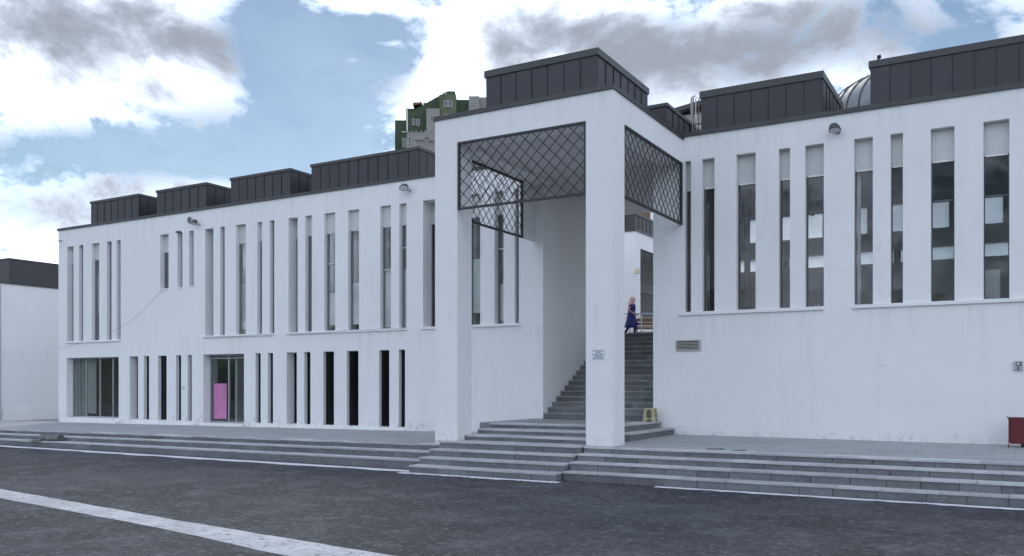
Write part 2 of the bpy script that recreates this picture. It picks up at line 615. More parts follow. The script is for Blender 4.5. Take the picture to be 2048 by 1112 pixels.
def tag(o, label=None, cat=None, group=None, kind=None):
    if label: o['label'] = label
    if cat: o['category'] = cat
    if group: o['group'] = group
    if kind: o['kind'] = kind
    return o


def local_build(mb, name, material, parent, **kw):
    """mesh given in the parent's local space"""
    o = mb.build(name, material, None, **kw)
    o.parent = parent
    return o


def shared(name, me, parent, loc, rot=(0, 0, 0), scale=(1, 1, 1)):
    o = bpy.data.objects.new(name, me)
    col.objects.link(o)
    o.parent = parent
    if parent is not None:
        o.matrix_parent_inverse = world_of(parent).inverted()
    o.location, o.rotation_euler, o.scale = loc, rot, scale
    return o


def unit_box(name, material, bevel=0.0):
    """unit cube centred at the origin, bevelled corners a hair"""
    mb = MB().box(-.5, .5, -.5, .5, -.5, .5)
    me = mb.mesh(name)
    me.materials.append(material)
    return me


# ------------------------------------------------------------------ levels
YL, YR = 24.30, 23.95               # facade planes of the two wings
YP = 18.95                          # portal front plane
XL0, XL1 = XY(117, YL), -12.90      # left wing extent
XR0, XR1 = -9.10, 9.0               # right wing extent
PX0, PX1 = -13.29, -8.20            # portal
ZT = 0.74                           # right terrace at the wall
ZLAND = 1.10
ZCOURT = 4.015


def zl(X):                          # left terrace level falls gently to the left
    return 0.60 - 0.15 * max(0.0, min(1.2, (-13.3 - X) / 25.0))


# ------------------------------------------------------------------ setting: ground
g = MB()
NX = 40
g.quad((-400, -300, 0), (400, -300, 0), (400, 600, 0), (-400, 600, 0))
tag(g.build('asphalt_ground', M['asphalt']), 'dark cracked asphalt yard in front of the building', kind='structure')

# wide worn line across the yard, slightly bent
top_px = [(-160, 946), (0, 978), (170, 1008), (342, 1038.7), (520, 1068), (700, 1097.5), (860, 1124)]
bot_px = [(-160, 962), (0, 996.5), (170, 1028), (342, 1061), (520, 1101), (640, 1127), (800, 1164)]


def on_ground(px, py, z=0.0):
    d = (CAM_H - z) * F / (py - CY)
    p = at(px, py, d)
    return Vector((p.x, p.y, z))


mb = MB()
tp = [on_ground(*q) for q in top_px]
bp = [on_ground(*q) for q in bot_px]
for k in range(len(tp) - 1):
    nsub = 6
    for j in range(nsub):
        a, b = j / nsub, (j + 1) / nsub
        jit = lambda s: math.sin((k + s) * 13.7) * 0.010 + math.sin((k + s) * 31.0) * 0.006
        t0, t1 = tp[k].lerp(tp[k + 1], a), tp[k].lerp(tp[k + 1], b)
        b0, b1 = bp[k].lerp(bp[k + 1], a), bp[k].lerp(bp[k + 1], b)
        q = [(v.x, v.y + (jit(a) if i in (0, 3) else jit(b)), 0.004) for i, v in enumerate((b0, b1, t1, t0))]
        mb.quad(*q)
tag(mb.build('painted_line', M['paint']), 'wide cracked white painted line crossing the asphalt', kind='structure')


def ground_strip(name, pts, wd, z, label, seed=1):
    rnd = random.Random(seed)
    m2 = MB()
    n = 60
    a, b = Vector(pts[0]), Vector(pts[1])
    prev = None
    for i in range(n + 1):
        p = a.lerp(b, i / n)
        w0 = wd * rnd.uniform(0.7, 1.15)
        cur = ((p.x, p.y - w0, z), (p.x, p.y, z))
        if prev:
            m2.quad(prev[0], cur[0], cur[1], prev[1])
        prev = cur
    return tag(m2.build(name, M['nosing']), label, kind='structure')


ground_strip('painted_edge_line', ((-45, 17.80, 0), (-12.95, 17.74, 0)), 0.42, 0.004, 'worn white edge line painted along the foot of the steps')
ground_strip('painted_edge_line', ((-13.1, 17.30, 0), (-8.7, 17.27, 0)), 0.28, 0.004, 'worn white edge line painted below the entrance steps', 5)
ground_strip('painted_edge_line', ((-6.6, 17.57, 0), (6, 17.57, 0)), 0.25, 0.004, 'worn white edge line painted beside the long stone steps', 3)

# unseen wooded rise added behind the viewer to darken what the panes mirror
mb = MB()
NH = 72
prev = None
for i in range(NH + 1):
    a = R(-215 + 250 * i / NH)
    rr = 95 + 8 * math.sin(i * .7)
    hh = 10.5 + 2.2 * math.sin(i * .9) + 1.4 * math.sin(i * 2.3 + 1) + .8 * math.sin(i * 5.1)
    cur = [(-12 + q * math.cos(a), 6 + q * math.sin(a), z) for q, z in ((rr, -.2), (rr + 6, hh * .62), (rr + 22, hh), (rr + 60, hh * 1.15), (rr + 60, -.2))]
    if prev:
        for j in range(4): mb.quad(prev[j], cur[j], cur[j + 1], prev[j + 1])
    prev = cur
tag(mb.build('added_hill', mat('added_hill_green', (0.055, 0.070, 0.045), 0.95, 0.45, 0.12, 0.6, 1.5, 0.5), smooth=True), 'low wooded rise added out of view for the panes to mirror', kind='structure')

# terraces
mb = MB()
n = 14
for k in range(n):
    a = -46 + (32.72) * k / n
    b = -46 + (32.72) * (k + 1) / n
    mb.quad((a, 18.80, zl(a)), (b, 18.80, zl(b)), (b, 24.6, zl(b)), (a, 24.6, zl(a)))
terr_l = tag(mb.build('terrace_pavement', M['pave']), 'pale stone terrace below the two storey wing', kind='structure')
mb = MB().quad((-9.25, 18.72, 0.70), (10, 18.72, 0.66), (10, 24.0, 0.70), (-9.25, 24.0, ZT))
mb.quad((-13.28, 18.9, 0.69), (-9.25, 18.9, 0.69), (-9.25, 24, 0.69), (-13.28, 24, 0.69))
terr_r = tag(mb.build('terrace_pavement', M['pave']), 'pale stone terrace below the tall windows beside the portal', kind='structure')
mb = MB().quad((-60, 24.6, 0.30), (-38, 24.6, 0.30), (-38, 60, 0.30), (-60, 60, 0.30))
mb.quad((-60, 24.6, 0.30), (-60, 24.6, 0.0), (-38, 24.6, 0.0), (-38, 24.6, 0.30))
tag(mb.build('side_alley_pavement', M['landing']), 'grey paving of the alley between the two buildings', kind='structure')
mb = MB().quad((-60, 29.3, ZCOURT), (30, 29.3, ZCOURT), (30, 120, ZCOURT), (-60, 120, ZCOURT))
# courtyard starts behind the wings
mb = MB().quad((-12.85, 29.15, ZCOURT), (-9.15, 29.15, ZCOURT), (-9.15, 33, ZCOURT), (-12.85, 33, ZCOURT))
mb.quad((-36, 33, ZCOURT), (12, 33, ZCOURT), (12, 70, ZCOURT), (-36, 70, ZCOURT))
tag(mb.build('courtyard_pavement', M['pave']), 'stone paving of the upper courtyard', kind='structure')

# ------------------------------------------------------------------ steps
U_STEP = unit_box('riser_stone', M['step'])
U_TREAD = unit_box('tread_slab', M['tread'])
U_DSTEP = unit_box('stair_stone', M['dstep'])
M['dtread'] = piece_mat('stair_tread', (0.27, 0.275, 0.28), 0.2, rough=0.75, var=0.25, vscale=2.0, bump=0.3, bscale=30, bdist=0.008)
U_DTREAD = unit_box('stair_tread', M['dtread'])


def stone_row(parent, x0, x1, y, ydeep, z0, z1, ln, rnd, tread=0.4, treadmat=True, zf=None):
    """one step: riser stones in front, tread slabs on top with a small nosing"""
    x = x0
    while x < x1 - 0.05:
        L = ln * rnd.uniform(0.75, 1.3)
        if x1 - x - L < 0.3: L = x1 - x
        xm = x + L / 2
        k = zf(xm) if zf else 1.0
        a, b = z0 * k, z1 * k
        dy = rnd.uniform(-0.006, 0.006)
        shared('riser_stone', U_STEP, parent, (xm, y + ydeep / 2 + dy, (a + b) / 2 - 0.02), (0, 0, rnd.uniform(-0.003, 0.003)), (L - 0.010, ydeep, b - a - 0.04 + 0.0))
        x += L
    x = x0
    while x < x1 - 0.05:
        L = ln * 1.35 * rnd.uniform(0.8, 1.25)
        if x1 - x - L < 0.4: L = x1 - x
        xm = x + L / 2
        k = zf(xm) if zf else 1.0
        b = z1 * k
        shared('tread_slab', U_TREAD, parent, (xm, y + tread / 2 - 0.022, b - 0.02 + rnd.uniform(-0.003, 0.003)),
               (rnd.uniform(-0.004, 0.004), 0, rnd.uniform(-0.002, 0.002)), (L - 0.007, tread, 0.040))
        x += L


rnd = random.Random(11)
st = thing('entrance_steps', 'seven broad grey stone steps rising between the portal pillars', 'steps', (-11.1, 17.3, 0))
ys = [17.32, 17.74, 18.18, 18.62, 19.30, 19.95, 20.60]
zs = [0.175, 0.35, 0.525, 0.70, 0.835, 0.97, ZLAND]
for k, (y, z) in enumerate(zip(ys, zs)):
    x0, x1 = (-12.92, -8.87) if k < 4 else (-12.6, -8.95)
    nxt = ys[k + 1] if k < 6 else y + 0.5
    zlow = zs[k - 1] - 0.03 if k else -0.02
    stone_row(st, x0, x1, y, 0.35, zlow, z, 0.85, rnd, tread=nxt - y + 0.06)
# fill behind the risers
mb = MB()
for k in range(4):
    mb.box(-12.90, -8.95, ys[k] + 0.1, 18.94, zs[k] - 0.2, zs[k] - 0.045)
local = mb.build('core', M['step'], st)
# right flank of the landing: two steps that descend towards the long terrace
for k, (x, z, zl0) in enumerate(((-8.86, ZLAND, 0.90), (-8.46, 0.92, 0.70))):
    yy = 20.62
    while yy < 23.9:
        L = min(1.1 * rnd.uniform(0.8, 1.2), 23.93 - yy)
        if 23.93 - yy - L < 0.3: L = 23.93 - yy
        shared('riser_stone', U_STEP, st, (x - 0.17, yy + L / 2, (zl0 + z) / 2 - 0.02), (0, 0, 0), (0.34, L - 0.008, z - zl0 - 0.04))
        shared('tread_slab', U_TREAD, st, (x - 0.22, yy + L / 2, z - 0.02 + rnd.uniform(-0.002, 0.002)), (0, 0, 0), (0.50, L - 0.006, 0.04))
        yy += L
mb = MB().box(-13.2, -9.0, 21.02, 24.25, 0.85, ZLAND - 0.012)
tag(mb.build('landing_pavement', M['landing']), 'grey stone landing behind the portal pillars', kind='structure')

st = thing('terrace_steps', 'long run of four grey stone steps below the blank white wall', 'steps', (-3, 17.6, 0))
for k, (y, z) in enumerate(((17.62, 0.20), (17.95, 0.39), (18.33, 0.55), (18.70, 0.70))):
    zlow = [-.02, .17, .36, .52][k]
    stone_row(st, -8.84, 7.0, y, 0.36, zlow, z, 0.66 if k < 3 else 0.95, rnd, tread=0.42)
mb = MB().box(-8.80, 7, 17.75, 18.6, 0, 0.14)
mb.box(-8.80, 7, 18.2, 18.75, 0.14, 0.34)
mb.build('core', M['step'], st)

st = thing('terrace_steps', 'long low run of three steps below the two storey wing', 'steps', (-26, 17.9, 0))
zf = lambda X: zl(X) / 0.60
for k, (y, z) in enumerate(((17.95, 0.25), (18.36, 0.44), (18.76, 0.60))):
    stone_row(st, -46, -12.94, y, 0.36, [-.02, .22, .41][k], z, 1.25, rnd, tread=0.44, zf=zf)
# worn white nosing paint on the two lower treads
for k, (y, z) in enumerate(((17.95, 0.25), (18.36, 0.44))):
    m2 = MB()
    N2 = 90
    prev = None
    for i in range(N2 + 1):
        x = -46 + (46 - 13.4) * i / N2
        w0 = 0.16 * rnd.uniform(0.85, 1.1)
        zz = z * zf(x) + 0.008
        cur = ((x, y - 0.024, zz), (x, y - 0.024 + w0, zz))
        if prev: m2.quad(prev[0], cur[0], cur[1], prev[1])
        prev = cur
    m2.build('painted_nosing', M['nosing'], st)


# ------------------------------------------------------------------ wall with openings
def holed_wall(name, x0, x1, z0, z1, y0, y1, holes, material, parent):
    xs = sorted({x0, x1, *[h[0] for h in holes], *[h[1] for h in holes]})
    zs_ = sorted({z0, z1, *[h[2] for h in holes], *[h[3] for h in holes]})
    inh = lambda x, z: any(h[0] < x < h[1] and h[2] < z < h[3] for h in holes)
    m = MB()
    for i in range(len(xs) - 1):
        # merge cells vertically where possible
        run = None
        for j in range(len(zs_) - 1):
            solid = not inh((xs[i] + xs[i + 1]) / 2, (zs_[j] + zs_[j + 1]) / 2)
            if solid and run is None: run = zs_[j]
            if run is not None and (not solid or j == len(zs_) - 2):
                top = zs_[j] if not solid else zs_[j + 1]
                m.quad((xs[i], y0, run), (xs[i + 1], y0, run), (xs[i + 1], y0, top), (xs[i], y0, top))
                m.quad((xs[i + 1], y1, run), (xs[i], y1, run), (xs[i], y1, top), (xs[i + 1], y1, top))
                run = None
    for a, b, c, d in [h[:4] for h in holes]:
        m.quad((a, y0, c), (a, y0, d), (a, y1, d), (a, y1, c))
        m.quad((b, y0, d), (b, y0, c), (b, y1, c), (b, y1, d))
        m.quad((a, y0, d), (b, y0, d), (b, y1, d), (a, y1, d))
        m.quad((b, y0, c), (a, y0, c), (a, y1, c), (b, y1, c))
    m.quad((x0, y0, z1), (x1, y0, z1), (x1, y1, z1), (x0, y1, z1))
    m.quad((x0, y0, z0), (x0, y0, z1), (x0, y1, z1), (x0, y1, z0))
    m.quad((x1, y0, z1), (x1, y0, z0), (x1, y1, z0), (x1, y1, z1))
    return m.build(name, material, parent)


def window(parent, Y, x0, x1, z0, z1, D, sp=None, bars=(), gl='glass', fr='alu', fw=0.035, mull=(), blind=None, label=None):
    """frame mesh (the part) with pane and pale head panel as its pieces"""
    y = Y + D
    e = 0.004
    m = MB()
    a, b, c, d = x0 + e, x1 - e, z0 + e, z1 - e
    ft = d if sp is None else sp - 0.022
    m.box(a, a + fw, y, y + 0.06, c, ft)
    m.box(b - fw, b, y, y + 0.06, c, ft)
    m.box(a + fw, b - fw, y, y + 0.06, c, c + fw)
    if sp is None: m.box(a + fw, b - fw, y, y + 0.06, d - fw, d)
    hb = [] if sp is None else [sp]
    for zb in list(bars) + hb:
        m.box(a + fw, b - fw, y - 0.004, y + 0.056, zb - 0.022, zb + 0.022)
    for xm in mull:
        m.box(xm - 0.03, xm + 0.03, y - 0.006, y + 0.054, c + fw, d - fw)
    o = m.build('window', M[fr], parent)
    if label: o['label'] = label
    top = d - fw if sp is None else sp - 0.022
    edges = [c + fw] + sorted(z + s for z in bars for s in (-0.022, 0.022)) + [top]
    xe = [a + fw] + sorted(x + s for x in mull for s in (-0.03, 0.03)) + [b - fw]
    for i in range(0, len(edges), 2):
        for j in range(0, len(xe), 2):
            if edges[i + 1] - edges[i] > 0.03:
                MB().box(xe[j], xe[j + 1], y + 0.022, y + 0.030, edges[i], edges[i + 1]).build('pane', M[gl], o)
    if sp is not None:
        MB().box(a, b, y + 0.012, y + 0.04, sp + 0.024, d).build('head_panel', M['spandrel'], o)
    if blind:
        MB().box(a + fw, b - fw, y + 0.10, y + 0.115, blind[0], blind[1]).build('blind', M['blind'], o)
    return o


U_PANEL = unit_box('cladding_panel', M['clad'])
U_SEAM = unit_box('seam', M['clad_gap'])


def roof_box(parent, x0, x1, y0, y1, z0, z1, pw=0.47, cap=0.16, sides='frl', depth_panels=None):
    core = MB().box(x0 + 0.03, x1 - 0.03, y0 + 0.03, y1, z0, z1 - 0.01).build('roof_box', M['clad_gap'], parent)
    zt = z1 - cap
    h = zt - z0
    def face(ax, fixed, a, b, sgn):
        n = max(1, round((b - a) / pw))
        p = (b - a) / n
        for i in range(n):
            cc = a + (i + .5) * p
            off = rnd.uniform(-0.004, 0.004)
            if ax == 'x':
                shared('cladding_panel', U_PANEL, core, (cc, fixed + 0.013 + off, z0 + h / 2), (0, 0, rnd.uniform(-.006, .006)), (p - 0.014, 0.028, h))
                if i: shared('seam', U_SEAM, core, (a + i * p, fixed + 0.008, z0 + h / 2), (0, 0, 0), (0.012, 0.05, h))
            else:
                shared('cladding_panel', U_PANEL, core, (fixed - sgn * 0.013 + off, cc, z0 + h / 2), (0, 0, rnd.uniform(-.006, .006)), (0.028, p - 0.014, h))
                if i: shared('seam', U_SEAM, core, (fixed - sgn * 0.008, a + i * p, z0 + h / 2), (0, 0, 0), (0.05, 0.012, h))
    face('x', y0, x0, x1, 1)
    yb = y1 - 0.02
    if 'r' in sides: face('y', x1, y0 + 0.03, yb, 1)
    if 'l' in sides: face('y', x0, y0 + 0.03, yb, -1)
    MB().box(x0 - 0.035, x1 + 0.035, y0 - 0.035, y1, zt, z1).build('cap', M['flash'], core)
    return core


# ------------------------------------------------------------------ left wing
WL = thing('white_building', 'long white two storey wing with slit windows in two rows', 'building', (-25, YL, 0.5))
ZTOP_L = zr(7.08)
up0, up1 = zr(1.975), zr(6.30)
hl = []
wins_u = [  # photograph columns of upper openings, recess, kind
    (134, 147, .26, 'p'), (158, 166.3, .15, 'd'), (183.5, 198.5, .15, 'p'), (213.5, 223, .15, 'd'), (233, 241, .15, 'd'),
    (410, 426.7, .38, 'd'), (440.3, 449.3, .15, 'd'), (472, 491.5, .15, 'p'), (514.6, 524, .15, 'p'), (539.3, 548.5, .15, 'd'),
    (577, 595.3, .40, 'p'), (610.5, 623.7, .15, 'p'), (648.5, 670.3, .13, 'p'), (696, 718, .13, 'p'), (760.5, 781.8, .13, 'p'), (798.5, 813, .15, 'p'),
    (846, 880, .48, 'p'), (936, 960.5, .15, 'p'), (989, 1007, .20, 'p'), (1029.5, 1037.5, .15, 'd')]
wins_s = [(320.4, 337.2, .20, 'p'), (354.7, 364.7, .20, 'd'), (378, 387.3, .20, 'd')]
lo0, lo1 = zr(-1.47), zr(1.23)
wins_l = [(259, 276, .36), (287.5, 298.2, .15), (316, 333.2, .15), (352, 362.2, .15), (375, 383.3, .15),
          (511, 521.3, .15), (535.5, 546, .15), (573, 593.6, .40), (608.5, 620.8, .15), (646.5, 668, .13),
          (693.5, 716.8, .13), (758, 778.5, .13), (797.5, 810, .15)]
XB = lambda q: XY(q, YL)
for a, b, d_, k in wins_u: hl.append((XB(a), XB(b), up0, up1))
for a, b, d_, k in wins_s: hl.append((XB(a), XB(b), zr(4.02), up1))
for a, b, d_ in wins_l: hl.append((XB(a), XB(b), lo0, lo1))
shop = (XB(133), XB(237.3), zr(-1.46), lo1)
door = (XB(406.5), XB(488), zr(-1.53), lo1)
hl += [shop, door]
holed_wall('front_wall', XL0, XL1, 0.2, ZTOP_L, YL, YL + 0.5, hl, M['white'], WL)
# passage flank, far end and back walls, roof slab, floors
MB().box(XL1 - 0.4, XL1, YL + 0.5, 30.5, 0.6, ZTOP_L).build('side_wall', M['white'], WL)
MB().box(XL0, XL0 + 0.4, YL + 0.5, 30.5, 0.1, ZTOP_L).build('side_wall', M['white'], WL)
MB().box(XL0 + 0.4, XL1 - 0.4, 30.1, 30.5, 0.1, ZTOP_L).build('back_wall', M['white2'], WL)
MB().box(XL0 + .4, XL1 - .4, YL + 0.5, 30.1, zr(6.55), zr(6.95)).build('roof_slab', M['room'], WL)
MB().box(XL0 + .4, XL1 - .4, YL + 0.5, 30.1, zr(1.45), zr(1.75)).build('floor_slab', M['room'], WL)
MB().box(XL0 + .4, XL1 - .4, YL + 0.5, 30.1, 0.35, 0.55).build('floor_slab', M['room_dark'], WL)
for xp in (-32.5, -27.2, -21.5, -16.3):
    MB().box(xp, xp + 0.12, YL + 0.52, 29.6, 0.55, zr(6.55)).build('partition', M['room'], WL)
MB().box(XL0 + .4, XL1 - .4, 29.6, 29.7, 0.55, zr(6.55)).build('partition', M['room'], WL)
MB().box(XL0 - 0.04, XL1 + 0.02, YL - 0.05, YL + 0.55, ZTOP_L, zr(7.18)).build('roof_flashing', M['flash'], WL)
spz = zr(5.575)
bl = {2: (3.2, 4.9), 7: (2.2, 4.0), 12: (2.2, 3.4), 13: (2.2, 3.7), 14: (2.05, 4.05), 15: (2.05, 4.05), 17: (2.4, 4.2), 18: (2.1, 3.3)}
for i, (a, b, d_, k) in enumerate(wins_u):
    bars = () if i % 3 else (zr(4.45),)
    if i == 15: bars = (zr(4.78),)
    if i == 14: bars = (zr(4.06),)
    r_ = bl.get(i)
    window(WL, YL, XB(a), XB(b), up0, up1, d_, spz if k == 'p' else None, bars, 'glass', 'alu', 0.03 if b - a > 12 else 0.022,
           blind=(zr(r_[0]), zr(r_[1] + .0)) if r_ else None)
for i, (a, b, d_, k) in enumerate(wins_s):
    window(WL, YL, XB(a), XB(b), zr(4.02), up1, d_, spz if k == 'p' else None, (), 'glass', 'alu', 0.025)
for i, (a, b, d_) in enumerate(wins_l):
    window(WL, YL, XB(a), XB(b), lo0, lo1, d_, None, (), 'dglass', 'dframe', 0.025)
# shop front and pink poster door
window(WL, YL, *shop, .30, None, (), 'glass', 'alu', 0.05, mull=[XY(q, YL + .3) for q in (173, 200, 226)], label='wide aluminium framed glass shopfront')
dw = window(WL, YL, *door, .34, None, (zr(1.08),), 'glass', 'alu', 0.06, mull=[XY(457.5, YL + .34)], label='glazed double door with a pink poster')
XP = lambda q: XY(q, YL + .35)
MB().box(XP(427.5), XP(453), YL + 0.352, YL + 0.356, zr(-1.36), zr(.06)).build('poster', mat('pink_print', (0.56, 0.20, 0.40), 0.5, 0.14, 5.0), dw)
MB().tube([(XP(448.5), YL + .30, zr(-.6)), (XP(448.5), YL + .26, zr(-.6)), (XP(448.5), YL + .26, zr(.0)), (XP(448.5), YL + .30, zr(.0))], 0.014, 8).build('handle', M['alu'], dw)
def curtain(parent, x0, x1, y, z0, z1, m):
    """hanging folds"""
    c_ = MB()
    n_ = max(6, int((x1 - x0) / .10))
    for i in range(n_):
        a_, b_ = i / n_, (i + 1) / n_
        ya, yb_ = y + .04 * math.sin(i * 1.9), y + .04 * math.sin((i + 1) * 1.9)
        c_.quad((x0 + (x1 - x0) * a_, ya, z0), (x0 + (x1 - x0) * b_, yb_, z0), (x0 + (x1 - x0) * b_, yb_, z1), (x0 + (x1 - x0) * a_, ya, z1))
    return c_.build('curtain', m, parent, smooth=True, fix=True)


M['drape'] = mat('grey_green_drape', (0.55, 0.62, 0.59), 0.9, 0.12, 3.0)
M['drape2'] = mat('pale_drape', (0.76, 0.78, 0.76), 0.9, 0.10, 3.0)
curtain(WL, XY(142, YL + .62), XY(172, YL + .62), YL + .62, zr(-1.4), zr(1.2), M['drape'])
curtain(WL, XY(176, YL + .66), XY(194, YL + .66), YL + .66, zr(-1.3), zr(1.2), M['drape2'])
curtain(WL, XY(421, YL + .7), XY(433, YL + .7), YL + .70, zr(-1.4), zr(1.2), M['drape'])
curtain(WL, XB(478), XB(488), YL + .75, zr(2.0), zr(6.0), M['drape'])
curtain(WL, XB(652), XB(658), YL + .72, zr(2.0), zr(5.4), M['drape2'])
# sills
for a, b in ((131, 241.5), (408, 549), (572.5, 813.5), (842.5, 1041)):
    MB().box(XB(a), XB(b), YL - 0.06, YL + 0.12, up0 - 0.075, up0 + 0.004).build('sill', M['white2'], WL, bevel=0.008)
for a, b, d_, k in wins_s:
    MB().box(XB(a) - .02, XB(b) + .02, YL - 0.03, YL + 0.12, zr(3.97), zr(4.024)).build('sill', M['white2'], WL)
# chipped plinth ledge under the ground floor windows
for a, b, h_ in ((131, 238, .10), (256, 322, .07), (326, 392, .05), (404, 490, .07), (505, 560, .05), (566, 690, .07), (694, 812, .06)):
    xa, xb = XB(a), XB(b)
    m2 = MB()
    N2 = 10
    ring = []
    for i in range(N2 + 1):
        x = xa + (xb - xa) * i / N2
        yo = YL - 0.16 + rnd.uniform(-.05, .05)
        zt = 0.60 * zf(x) + h_ + rnd.uniform(-.02, .015)
        ring.append([(x, yo, 0.2), (x, YL + .02, 0.2), (x, YL + .02, zt), (x, yo + .015, zt - .01)])
    m2.loft(ring).build('plinth', M['white2'], WL, fix=True)
for x0, x1 in ((-35.9, -32.6), (-31.44, -28.4), (-27.0, -23.8), (-22.74, -17.8)):
    roof_box(WL, x0, x1, YL + 0.12, YL + 4.2, zr(7.17), zr(8.22), cap=0.10)

# ------------------------------------------------------------------ right wing
WR = thing('white_building', 'white wing with tall slit windows above a blank wall', 'building', (-2, YR, 0.7))
ZTOP_R = zr(7.05)
XC = lambda q: XY(q, YR)
wins_r = [(1369.7, 1382), (1404, 1429), (1472.6, 1511.2), (1557.5, 1580), (1610, 1647.6), (1708, 1745.6), (1781, 1805.7), (1861.5, 1909), (1967, 2018.7),
          (2090, 2120), (2150, 2200)]
ru0, ru1 = zr(2.065), zr(6.36)
hr = [(XC(a), XC(b), ru0, ru1) for a, b in wins_r]
holed_wall('front_wall', XR0, XR1, 0.45, ZTOP_R, YR, YR + 0.45, hr, M['white'], WR)
MB().box(XR0, XR0 + 0.4, YR + 0.45, 30.5, 0.6, ZTOP_R).build('side_wall', M['white'], WR)
YB = 30.5
bw = [(-8.25, -7.62), (-7.02, -6.45), (-6.2, -5.6), (-4.75, -4.2), (-3.55, -2.95), (-2.4, -1.8), (-.95, -.33), (1.0, 1.6)]
hb = [(a, b, zr(4.95), zr(5.82)) for a, b in bw]
hb += [(-8.5 + 1.75 * k, -8.5 + 1.75 * k + 1.60, zr(3.95), zr(4.36)) for k in range(7)]
holed_wall('back_wall', XR0, XR1, 0.6, ZTOP_R, YB, YB + 0.25, hb, M['room'], WR)
for h in hb:
    MB().box(h[0] + .002, h[1] - .002, YB + 0.12, YB + 0.128, h[2] + .002, h[3] - .002).build('pane', M['frost'], WR)
    MB().box(h[0] + .002, h[0] + .05, YB + 0.05, YB + 0.119, h[2] + .002, h[3] - .002).build('window_frame', M['dframe'], WR)
MB().box(XR0 + .4, XR1, YR + .45, YB, zr(6.5), zr(6.95)).build('roof_slab', M['room'], WR)
MB().box(XR0 + .4, XR1, YR + .45, YB, zr(1.25), zr(1.6)).build('floor_slab', M['room_dark'], WR)
MB().box(XR1 - .4, XR1, YR + .46, YB, zr(1.6), zr(6.5)).build('side_wall', M['room'], WR)
MB().box(XR0, XR1, YR - 0.05, YR + 0.5, ZTOP_R, zr(7.17)).build('roof_flashing', M['flash'], WR)
rz_ = zr(5.56)
for i, (a, b) in enumerate(wins_r):
    bars = [zr(4.58)] if i in (2, 3, 4, 7, 8) else []
    window(WR, YR, XC(a), XC(b), ru0, ru1, 0.20, rz_, bars, 'glass', 'alu', 0.022, fr='dframe') if False else \
        window(WR, YR, XC(a), XC(b), ru0, ru1, 0.20, rz_, bars, 'glass_r', 'dframe', 0.022)
    MB().box(XC(a) + .03, XC(b) - .03, YR + 0.185, YR + 0.199, rz_ - 0.018, rz_ + 0.022).build('transom', M['white2'], WR)
for a, b in ((1357.5, 1649.5), (1704.5, 2300)):
    MB().box(XC(a), XC(b), YR - 0.06, YR + 0.15, ru0 - 0.09, ru0 + 0.004).build('sill', M['white2'], WR, bevel=0.008)
roof_box(WR, -7.71, -4.42, YR + 0.10, YR + 3.2, zr(7.16), zr(8.30), cap=0.19)
roof_box(WR, -3.24, 3.4, YR + 0.10, YR + 5.0, zr(7.16), zr(8.33), cap=0.17)
roof_box(WR, -11.6, -8.8, YR + 0.30, YR + 3.4, zr(7.16), zr(8.22), cap=0.10)
# furniture inside, just behind the tall windows
M['wood_d'] = mat('dark_wood', (0.06, 0.045, 0.035), 0.5, 0.2, 4.0)
M['cloth_d'] = mat('dark_drape', (0.09, 0.09, 0.095), 0.9, 0.15, 4.0)


def cabinet(px, Y, wd, z1, label, m='wood_d', dp=.4):
    x = XY(px, Y)
    t = thing('cabinet', label, 'cabinet', (x, Y, zr(1.6)))
    h_ = z1 - 1.6
    local_build(MB().box(-wd / 2, wd / 2, 0, dp, .06, h_), 'carcass', M[m], t)
    for k_ in range(2):
        local_build(MB().box(-wd / 2 + .015 + k_ * wd / 2, -.015 + k_ * wd / 2, -.02, -.001, .08, h_ - .03), 'door', M[m], t, bevel=.004)
        local_build(MB().box(-.05 + k_ * .08, -.03 + k_ * .08, -.04, -.021, h_ * .45, h_ * .6), 'handle', M['alu'], t)
    local_build(MB().box(-wd / 2 + .03, wd / 2 - .03, .03, dp - .03, 0, .06), 'plinth', M['iron'], t)
    return t


cabinet(1418, 24.75, .8, 2.75, 'dark cabinet behind the second window from the portal')
cabinet(1492, 24.8, .45, 2.72, 'low dark cabinet behind the third window from the portal')
cabinet(1634, 24.85, .42, 2.62, 'dark cabinet behind the fifth window from the portal')
cabinet(1795, 24.7, .8, 2.5, 'low dark cabinet behind the narrow window of the far group')
cabinet(1888, 24.65, .8, 2.32, 'long low dark sideboard behind the wide window')
cabinet(1984, 24.62, .36, 2.85, 'pale cabinet behind the window nearest the picture edge', 'blind')
MB().tube([(XC(1482), YR + .62, zr(2.1)), (XC(1483), YR + .62, zr(4.2)), (XC(1481), YR + .62, zr(5.5))], [.10, .07, .12], 10).build('tied_curtain', M['cloth_d'], WR, smooth=True)
MB().tube([(XC(1616), YR + .62, zr(4.6)), (XC(1615), YR + .62, zr(5.5))], [.05, .07], 10).build('tied_curtain', M['cloth_d'], WR, smooth=True)
MB().box(XC(1708.5), XC(1716), YR + .46, YR + .50, zr(2.07), zr(5.54)).build('window_post', M['spandrel'], WR)
M['cream'] = mat('cream_slat', (0.62, 0.60, 0.50), 0.6, 0.08)
